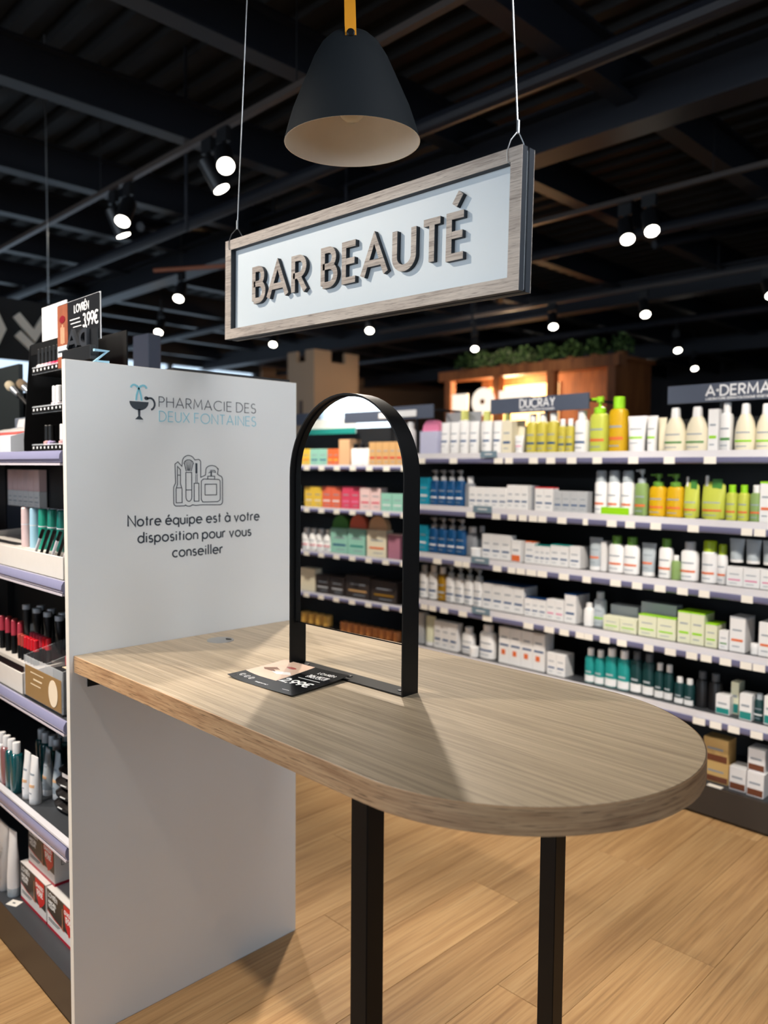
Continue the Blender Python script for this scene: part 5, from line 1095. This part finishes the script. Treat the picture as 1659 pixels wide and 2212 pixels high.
# --- mascara tray shelf
t2 = tray('mascara_tray', -0.98, -0.105, 0.031, 0.300, S2, 0.058, 0.074, 'pale grey mascara tray on the second make-up shelf')
box_part('divider', (-0.300, -0.297, 0.035, 0.297, S2 + 0.003, S2 + 0.055), M_clear, t2); box_part('tray_insert', (-0.975, -0.303, 0.085, 0.29, S2 + 0.003, S2 + 0.048), M_tray, t2)
box_part('insert_label', (-0.90, -0.60, 0.090, 0.125, S2 + 0.048, S2 + 0.0492), M_dark, t2)
MASC = [((226, 198, 198), 'pale pink'), ((166, 206, 228), 'light blue'), ((28, 150, 126), 'bright teal'), ((30, 128, 112), 'dark teal'), ((24, 112, 104), 'deep teal')]
for i, (c, nm) in enumerate(MASC):
    mt = plain('mascara_' + nm.replace(' ', '_'), c, rough=0.3)
    o = part('mascara_tube', MB().loft([(0, .0125, .0125), (.066, .0125, .0125), (.067, .0115, .0115)], 16), mt, None, (-0.540 + 0.054 * i, 0.100 + 0.004 * i, S2 + 0.0485), (0, 0.02 * i, 0))
    tag(o, nm + ' mascara tube standing in the pale tray', 'mascara')
    part('mascara_cap', MB().loft([(.067, .0126, .0126), (.115, .0122, .0122), (.118, .010, .010)], 16), mt, o); part('ring', MB().loft([(.0655, .0128, .0128), (.0685, .0128, .0128)], 16), M_lipwhite, o)
for i in range(3):
    o = part('mascara_tube', MB().loft([(0, .0125, .0125), (.066, .0125, .0125), (.067, .0115, .0115)], 16), plain('mascara_light_blue', (166, 206, 228)), None, (-0.470 + 0.054 * i, 0.135, S2 + 0.0485)); tag(o, ordl(i, 3) + ' blue and white mascara tube in the second row', 'mascara', 'second row mascaras')
    part('mascara_cap', MB().loft([(.067, .0126, .0126), (.115, .0122, .0122), (.118, .010, .010)], 16), M_lipwhite, o)
for i in range(9):
    c = [M_lipwhite, M_black, M_lipwhite, M_black, M_lipwhite, M_lipwhite, M_black, M_lipwhite, M_black][i]
    o = part('make_up_pencil', MB().loft([(0, .0035, .0035), (.105, .0045, .0045)], 10), c, None, (-0.400 + 0.026 * i, 0.060 + 0.006 * (i % 3), S2 + 0.004), (-0.06, 0.60, 0))
    tag(o, ('white' if c is M_lipwhite else 'black') + ' make-up pencil, ' + ordl(i, 9) + ' of the pencils in the pale tray', 'pencil', ('white' if c is M_lipwhite else 'black') + ' leaning pencils')
    part('pencil_cap', MB().loft([(.105, .005, .005), (.132, .0048, .0048)], 10), M_black, o)
for r in range(2):
    for i in range(6):
        put('carton', 'make_up_carton', 'carton', 0.0475, 0.028, 0.058 if r == 0 else 0.078, ('white,,print' if r == 0 else 'palepink,,'), (-0.985 - 0.052 * i, 0.315, S2 + 0.140 + 0.0585 * r), 0, ordl(5 - i, 6) + [' white make-up carton in the lower row behind mascara tray', ' dusty pink carton in the upper row behind mascara tray'][r], ['lower shaded cartons', 'upper shaded cartons'][r])
tag(box_part('carton_riser', (-1.28, -0.955, 0.3005, 0.330, S2, S2 + 0.1395), plain('card_navy', (30, 44, 58), rough=0.4), None), 'dark navy riser carrying the shaded make-up cartons', 'riser')
# --- top shelf: nail polish display, tray with brushes
npd = empty('nail_polish_display', (-0.558, 0.105, S1)); tag(npd, 'black three tier nail polish display standing on the top make-up shelf', 'display')
NW, ND, NH = 0.420, 0.125, 0.322
box_part('back_board', (0.0, NW, ND - 0.004, ND, 0, NH + 0.01), M_black, npd)
part('side_board', MB().add([(x, y, z) for x in (0, 0.003) for y, z in ((0.0, 0.0), (ND - 0.004, 0.0), (ND - 0.004, NH), (0.022, NH), (0.0, 0.04))], [(4, 3, 2, 1, 0), (5, 6, 7, 8, 9)] + [(i, (i + 1) % 5, 5 + (i + 1) % 5, 5 + i) for i in range(5)]), M_black, npd)
box_part('base', (0.003, NW, 0.0, ND - 0.004, 0, 0.006), M_black, npd)
box_part('top_header', (0.02, NW, 0.018, 0.022, 0.290, NH), M_black, npd)
POL = [(226, 216, 216), (224, 198, 200), (222, 176, 186), (226, 140, 160), (214, 60, 100), (206, 24, 70), (178, 20, 60), (214, 30, 50), (190, 24, 40)]
for r, (yy, zz) in enumerate(((0.004, 0.008), (0.006, 0.118), (0.008, 0.232))):
    st = box_part('tier', (0.062, NW, yy, ND - 0.004, zz - 0.004, zz), M_dark, npd); box_part('tier_lip', (0.062, NW, yy - 0.003, yy, zz - 0.004, zz + 0.018), M_clear, st)
    ls = box_part('number_strip', (0.064, NW, yy - 0.0042, yy - 0.0031, zz - 0.002, zz + 0.014), M_black, st)
    for k in range(12): part('number_mark', MB().box(0.074 + 0.027 * k, 0.082 + 0.027 * k, yy - 0.0048, yy - 0.0042, zz + 0.004, zz + 0.0105), M_cardtext, ls)
    for k in range(12):
        if r == 1 and k not in (4, 5, 8, 9, 10): continue
        if r == 0 and k not in (2, 3, 6, 7, 8, 9): continue
        c = POL[min(k, 8)] if r == 2 else ((210, 200, 205) if r == 1 else [(206, 160, 160), (180, 166, 206)][k % 2])
        o = part('nail_polish', MB().loft([(0, .0105, .0105), (.001, .0115, .0115), (.024, .0115, .0115), (.029, .006, .006)], 14, 3.0), plain('polish_%d_%d_%d' % c, c, rough=0.12, coat=0.5), None, (-0.558 + 0.078 + 0.027 * k, 0.105 + yy + 0.016, S1 + zz), (0, 0, 0))
        white_cap = r == 0 and k >= 6
        tag(o, ordl(k, 12) + ' slot ' + ['nail polish bottle on the bottom display tier', 'nail polish bottle on the middle display tier', 'nail polish bottle on the upper display tier'][r], 'nail polish', ['bottom tier polishes', 'middle tier polishes', 'upper tier polishes'][r])
        part('polish_cap', MB().loft([(.028, .0095, .0095), (.070, .009, .009), (.072, .0075, .0075)], 12), plain('cap_pearl', (214, 214, 216), rough=0.25) if (white_cap or (r == 1 and k in (4, 5))) else M_black, o)
tt = empty('brush_tray', (-0.995, 0.085, S1)); tag(tt, 'white slanted tray with red trimmed inserts on the top make-up shelf', 'tray')
part('tray_body', MB().add([(x, y, z) for x in (0.0, 0.385) for y, z in ((0.0, 0.0), (0.15, 0.0), (0.15, 0.0955), (0.0, 0.052))], [(3, 2, 1, 0), (4, 5, 6, 7)] + [(i, (i + 1) % 4, 4 + (i + 1) % 4, 4 + i) for i in range(4)]), plain('tray_pale', (222, 226, 234), rough=0.35), tt)
for k in range(2): part('insert_strip', MB().add([(x, y, z) for x in (0.01, 0.375) for y, z in ((0.02 + k * .06, 0.0585 + k * .0174), (0.05 + k * .06, 0.0672 + k * .0174), (0.05 + k * .06, 0.070 + k * .0174), (0.02 + k * .06, 0.0613 + k * .0174))], [(3, 2, 1, 0), (4, 5, 6, 7)] + [(i, (i + 1) % 4, 4 + (i + 1) % 4, 4 + i) for i in range(4)]), plain('strip_coral', (206, 92, 84), rough=0.4) if k == 0 else M_tray, tt)
for k in range(4): 
    o = tag(box_part('sample_sachet', (-0.03, 0.03, -0.006, 0.006, 0.0, 0.030), M_boxwhite, None, bev=0.002), ordl(3 - k, 4) + ' white sachet standing in the slanted tray', 'sachet', 'sachets in the slanted tray'); o.location = (-0.66 - 0.07 * k, 0.212, S1 + 0.090); o.rotation_euler = (-0.25, 0, 0)
for k, (x, y, lab) in enumerate(((-1.130, 0.262, 'pale tipped make-up brush leaning on the top shelf'), (-1.040, 0.270, 'brown make-up brush leaning beside the black display'))):
    d = Vector((-0.9, 0.0, 0.43)).normalized(); q = d.to_track_quat('Z', 'Y').to_euler(); b_ = Vector((x, y, 1.749)) - d * 0.20
    o = part('make_up_brush', MB().loft([(-0.08, .004, .004), (.06, .007, .007), (.095, .006, .006)], 12), M_black, None, tuple(b_), q); tag(o, lab, 'brush')
    part('ferrule', MB().loft([(.095, .008, .008), (.150, .012, .012)], 14), plain('ferrule_silver', (190, 196, 204), rough=0.3, metal=0.6), o)
    part('bristles', MB().loft([(.150, .013, .013), (.170, .018, .018), (.190, .016, .016), (.200, .006, .006)], 16), plain('bristle_cream', (206, 190, 160), rough=0.9) if k == 0 else plain('bristle_brown', (140, 118, 92), rough=0.9), o)
o = empty('brush_stand', (-1.02, 0.243, S1)); tag(o, 'grey and black brush stand behind the slanted tray', 'stand')
box_part('stand_block', (0, 0.30, 0, 0.055, 0, 0.130), plain('stand_grey', (120, 126, 138), rough=0.4), o, bev=0.003)
box_part('stand_back', (-0.30, -0.05, 0.035, 0.050, 0.0, 0.330), plain('stand_dark', (26, 32, 32), rough=0.5), o)
# --- promo cards and letters above the make-up unit
pc = empty('price_poster', (-0.274, 0.0965, 1.715)); tag(pc, 'black poster priced 3,99€ with lips photo in a clear holder', 'poster')
box_part('poster_sheet', (0.0, 0.250, 0.0, 0.003, 0.055, 0.168), plain('poster_black', (30, 31, 34), rough=0.3), pc)
hold = box_part('holder', (-0.003, 0.253, 0.0035, 0.0055, 0.054, 0.1705), plain('holder_pale', (206, 208, 212), rough=0.3), pc)
box_part('lips_photo', (0.0, 0.066, -0.0012, 0.0, 0.0, 0.166), plain('poster_skin', (146, 84, 60), rough=0.35, vary=0.4, scale=30), pc, label='warm close-up photo of lips')
mb = MB(); fill(mb, [(0.034 + 0.018 * math.cos(a), 0.128 + 0.010 * math.sin(a)) for a in [i * math.pi / 8 for i in range(16)]], lambda s, t, d: (s, -0.0022 + d, t), 0.0009); part('lips_shape', mb, plain('poster_lips', (128, 30, 40), rough=0.3), pc)
part('fingers_print', MB().box(0.022, 0.028, -0.0019, -0.0012, 0.064, 0.108).box(0.031, 0.037, -0.0019, -0.0012, 0.062, 0.114).box(0.040, 0.046, -0.0019, -0.0012, 0.064, 0.106), plain('poster_skin_light', (214, 160, 128), rough=0.4), pc); part('white_caption', MB().box(0.001, 0.065, -0.0018, -0.0012, 0.030, 0.058), M_cardtext, pc); part('caption_stripe', MB().box(0.004, 0.062, -0.0023, -0.0018, 0.040, 0.046), M_ink, pc)
fz = lambda s, t, d: (s, -0.0008 + d, t)
mb = MB(); text(mb, 'LOVR\u00c9N', 0.108, 0.136, 0.019, 0.086, 0.0034, fz, 0.0008); part('poster_lettering', mb, M_cardtext, pc)
mb = MB(); text(mb, '3,99\u20ac', 0.160, 0.094, 0.031, 0.086, 0.0055, fz, 0.0008, gap=.15); part('poster_price', mb, M_cardtext, pc, label='white price 3,99€')
part('poster_fine_print', MB().box(0.080, 0.14, -0.0008, 0.0, 0.118, 0.1205).box(0.085, 0.145, -0.0008, 0.0, 0.108, 0.1105).box(0.10, 0.15, -0.0008, 0.0, 0.098, 0.100), M_cardtext, pc)
box_part('holder_clip', (0.02, 0.06, 0.0056, 0.0084, 0.056, 0.090), M_clear, pc)
wp = tag(box_part('white_card', (0.0, 0.172, 0.0, 0.003, 0.0, 0.098), plain('card_paper', (226, 226, 226), rough=0.5), None), 'plain white card standing behind the lips poster', 'card'); wp.location = (-0.462, 0.1275, 1.7975); wp.location.z = 1.8102
adb = empty('black_header_block', (-0.196, 0.074, 1.7160)); tag(adb, 'black header block with raised black letters in front of the priced poster', 'sign')
M_block = plain('block_black', (14, 16, 20), rough=0.45)
box_part('block_ledge', (0.0, 0.170, 0.0, 0.018, 0.0, 0.036), M_block, adb, bev=0.001); box_part('block_board', (0.0, 0.170, 0.018, 0.0215, -0.0045, 0.080), M_block, adb)
for ch, x0, x1 in (('A', 0.008, 0.078), ('D', 0.088, 0.132)):
    mb = MB(); k = (x1 - x0 - 0.010) / GL[ch][0]
    for j, spts in enumerate(GL[ch][1]): stroke(mb, [((x0 + 0.005 + p[0] * k) if ch == 'A' else (x1 - 0.005 - p[0] * k), 0.042 + p[1] * (0.040 if ch == 'A' else 0.036)) for p in spts], 0.010, lambda s, t, d: (s, 0.008 + 0.0003 * j + d, t), 0.0095)
    part('raised_letter', mb, plain('letter_charcoal', (46, 49, 55), rough=0.4), adb)
mb = MB(); stroke(mb, [(0.0761 , 1.7399 - 0.003), (0.1142 - 0.003, 1.7399 - 0.003), (0.0761 + 0.003, 1.7102), (0.1142, 1.7102)], 0.0058, lambda s, t, d: (-0.006 - d, s, t), 0.008)
zl = part('blue_letter', mb, plain('letter_sky', (160, 208, 232), rough=0.4), None); tag(zl, 'light blue standing letter Z on the top edge of the white panel', 'letter')
sl = tag(box_part('slate_block', (0.0, 0.115, 0.0, 0.05, 0.0, 0.212), plain('slate_panel', (66, 70, 86), rough=0.4), None, bev=0.002), 'slate grey block standing above the white panel', 'sign block'); sl.location = (-0.836, 0.600, 1.716)
# ------------------------------------------------------------------ gondola across the make-up aisle (seen in the mirror)
QA = math.radians(-1.5); QO = (-1.5, -1.65, 0.0)
qg = empty('aisle_gondola', QO, (0, 0, QA + math.pi)); tag(qg, 'black shelving unit across the aisle, seen reflected in the arched mirror', 'shelving')
V0, V1 = -1.15, 1.35
box_part('back_panel', (V0, V1, 0.42, 0.44, 0.0, 1.712), M_dark, qg); box_part('kick_plate', (V0, V1, 0.0, 0.018, 0.012, 0.12), M_kick, qg); box_part('base_deck', (V0, V1, 0.018, 0.42, 0.10, 0.1215), M_shelf, qg)
for v in (V0, V1 - 0.02): box_part('upright', (v, v + 0.02, 0.02, 0.44, 0.0, 1.66), M_dark, qg)
for z in (1.438, 1.181, 0.912, 0.655, 0.385):
    tags = []; v = V0 + 0.10
    while v < V1 - 0.12: tags.append((v, v + 0.048)); v += 0.13
    price_shelf(qg, V0, V1, z, 0.41, tags, lip=0.030, rail_h=0.020)
header(qg, -0.57, 0.007, None, z0=1.716, z1=1.780, flip=True)
bd = box_part('white_teal_board', (0.20, 0.69, 0.35, 0.356, 1.675, 1.775), plain('board_white', (230, 236, 236), rough=0.5), qg, label='white board with teal foot'); box_part('teal_foot', (0.20, 0.69, 0.3485, 0.35, 1.675, 1.712), pm('teal'), bd)
box_part('header_card', (-0.44, -0.27, 0.0425, 0.0445, 1.735, 1.765), M_headtext, qg, label='white blurred logo on the header')
shelf_rows(MIRROR_ROWS, QO, QA, -1)
# ------------------------------------------------------------------ far background
M_stone = plain('castle_card', (150, 128, 106), rough=0.7, vary=0.05, scale=1.5)
tw = empty('castle_tower', (-8.05, 6.90, 0)); tag(tw, 'tan cardboard castle tower with notched top far behind the table', 'decoration')
TWX, TWY, TZ = 0.66, 0.92, 3.10
box_part('tower_body', (0, TWX, 0, TWY, 0, TZ), M_stone, tw)
for (a, b) in ((0.0, 0.22), (0.44, TWX)): box_part('merlon', (a, b, 0.0, 0.06, TZ, TZ + 0.17), M_stone, tw)
for (a, b) in ((0.062, 0.34), (0.64, TWY)): box_part('merlon', (TWX - 0.06, TWX, a, b, TZ, TZ + 0.17), M_stone, tw)
box_part('slit_window', (TWX, TWX + 0.01, 0.42, 0.52, 2.18, 2.52), plain('slit_dark', (74, 62, 56), rough=0.8), tw); box_part('slit_window', (0.30, 0.38, -0.01, 0.0, 2.2, 2.5), plain('slit_dark', (74, 62, 56)), tw)
M_kwood = wood('kiosk_wood', (176, 112, 62), (150, 90, 48), (110, 64, 34), 2, fine=30, coarse=4, rough=0.6, pore=0.3, long=0.6)
ks = empty('wooden_kiosk', (-6.37, 8.77, 0.1885)); tag(ks, 'warm lit wooden kiosk with plants on its roof in the far distance', 'kiosk')
ks.scale = (0.87, 0.87, 0.87)
for x in (0.0, 1.1, 2.2, 3.3): box_part('post', (x, x + 0.14, 0.0, 0.14, -0.2166, 3.06), M_kwood, ks)
box_part('roof_beam', (-0.1, 3.52, -0.06, 0.20, 3.06, 3.23), M_kwood, ks); box_part('back_wall', (0.0, 3.44, 1.10, 1.16, -0.2166, 3.21), M_kwood, ks); box_part('side_wall', (3.38, 3.44, 0.14, 1.10, -0.2166, 3.17), M_kwood, ks)
box_part('roof_board', (-0.1, 3.52, 0.20, 1.16, 3.17, 3.23), M_kwood, ks); box_part('counter', (0.0, 3.44, -0.02, 0.5, 0.95, 1.02), M_kwood, ks)
lp = part('lit_panel', MB().box(0.20, 1.75, 1.06, 1.10, 1.7, 3.02), glow('kiosk_light', (255, 206, 140), 1.6), ks, label='warm backlit panel')
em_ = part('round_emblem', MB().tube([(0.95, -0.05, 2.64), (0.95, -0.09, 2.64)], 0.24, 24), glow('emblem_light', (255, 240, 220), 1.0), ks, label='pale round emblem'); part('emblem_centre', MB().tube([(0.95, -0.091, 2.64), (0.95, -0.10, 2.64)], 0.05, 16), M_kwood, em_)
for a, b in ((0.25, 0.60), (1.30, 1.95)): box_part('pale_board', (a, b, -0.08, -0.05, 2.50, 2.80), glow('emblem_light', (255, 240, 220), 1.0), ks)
M_leafs = [plain('leaf_dark', (58, 84, 40), rough=0.6), plain('leaf_light', (138, 170, 96), rough=0.6), plain('leaf_pale', (196, 206, 150), rough=0.6)]
for j in range(8):
    mb = MB()
    for k in range(260):
        a = random.uniform(0, 6.283); r = 0.25 * math.sqrt(random.random()); z = 0.10 + random.uniform(0, 0.36) * (1 - (r / 0.36) ** 2)
        p = Vector((r * 0.86 * math.cos(a), r * math.sin(a), z)); u = Vector((random.uniform(-1, 1), random.uniform(-1, 1), random.uniform(-.2, 1))).normalized() * 0.06; w = u.orthogonal().normalized() * 0.024
        mb.add([tuple(p), tuple(p + u * .5 + w), tuple(p + u), tuple(p + u * .5 - w)], [(0, 1, 2, 3)], random.choice((0, 1, 1, 2) if j in (1, 2, 3) else (0, 0, 0, 1)))
    o = empty('leafy_plant', (-6.26 + j * 0.395, 9.15, 2.999)); o.scale = (0.66, 0.87, 0.74); tag(o, ordl(j, 8) + ' leafy green plant on the roof of the far kiosk', 'plant', 'plants on the kiosk roof')
    fo = part('foliage', mb, M_leafs, o); fo['kind'] = 'stuff'
    part('pot', MB().loft([(0, 0.09, 0.09), (0.11, 0.12, 0.12)], 16), M_kwood, o)
ld = bpy.data.lights.new('kiosk_lamp', 'POINT'); ld.energy = 90; ld.color = (1.0, 0.72, 0.42); ld.shadow_soft_size = 0.2
lo = bpy.data.objects.new('kiosk_lamp', ld); COL.objects.link(lo); lo.parent = ks; lo.location = (1.0, 0.6, 2.9)
# cream letters of the distant wall sign at the side of the shop
M_cream = plain('cream_letter', (240, 234, 222), rough=0.5)
hs_ = empty('hanging_letter_board', (-3.30, 0.90, 2.10)); tag(hs_, 'dark hanging board with cream chevron letters beyond the make-up shelves', 'sign')
box_part('board', (-0.03, 0.0, -0.25, 0.46, 0.02, 0.40), plain('board_black', (20, 21, 24), rough=0.6), hs_)
for pts in ([(0.165, .300), (.272, .180), (.345, .305)], [(0.170, .185), (.262, .105)], [(-.06, .33), (.03, .30), (.075, .20), (.03, .10), (-.06, .08)]):
    mb = MB(); stroke(mb, pts, 0.046, lambda s, t, d: (0.030 - d, s, t), 0.030); part('cream_letter', mb, M_cream, hs_)
for y in (-0.15, 0.38): part('cable', MB().tube([(-0.015, y, 0.40), (-0.015, y, 2.1)], 0.004, 6), M_steel, hs_)
# rows that carry on along both sides of the make-up aisle
for si, (z, kind, name, cat, w, h, st) in enumerate(((S2, 'carton', 'make_up_carton', 'carton', 0.060, 0.11, 'palepink,,rose'), (S3, 'tube', 'foundation_tube', 'tube', 0.040, 0.14, 'tan,black,'),
        (S4, 'bottle', 'micellar_bottle', 'bottle', 0.040, 0.15, 'white,white,blue'), (S5, 'carton', 'make_up_carton', 'carton', 0.075, 0.16, 'white,red,red'))):
    for i in range(9):
        put(kind, name, cat, w, 0.038 if kind != 'carton' else 0.06, h, st, (-1.42 - i * (w + 0.018), 0.10, z), 0, ordl(8 - i, 9) + ' ' + cat + ' further along the ' + ('second', 'third', 'fourth', 'lowest')[si] + ' make-up shelf', 'make-up shelf continuation ' + str(si))
for si, (z, kind, name, cat, w, h, st) in enumerate(((1.468, 'carton', 'snack_carton', 'carton', 0.07, 0.13, 'cream,,orange'), (1.211, 'carton', 'tea_carton', 'carton', 0.07, 0.13, 'mint,,white'), (0.942, 'bottle', 'roll_bottle', 'bottle', 0.05, 0.15, 'white,white,rose'), (0.685, 'carton', 'dark_carton', 'carton', 0.08, 0.12, 'char,,tan'))):
    shelf_rows([(kind, name, cat, 6, u0, u0 + 6 * (w + 0.004), 0.03, z, h, 0.05, st, cat + ' on aisle shelf ' + ('one', 'two', 'three', 'four')[si] + where) for u0, where in ((0.50, ' beyond the mirror view'), (-0.42 - 6 * (w + 0.004), ' before the mirror view'))], QO, QA, -1)
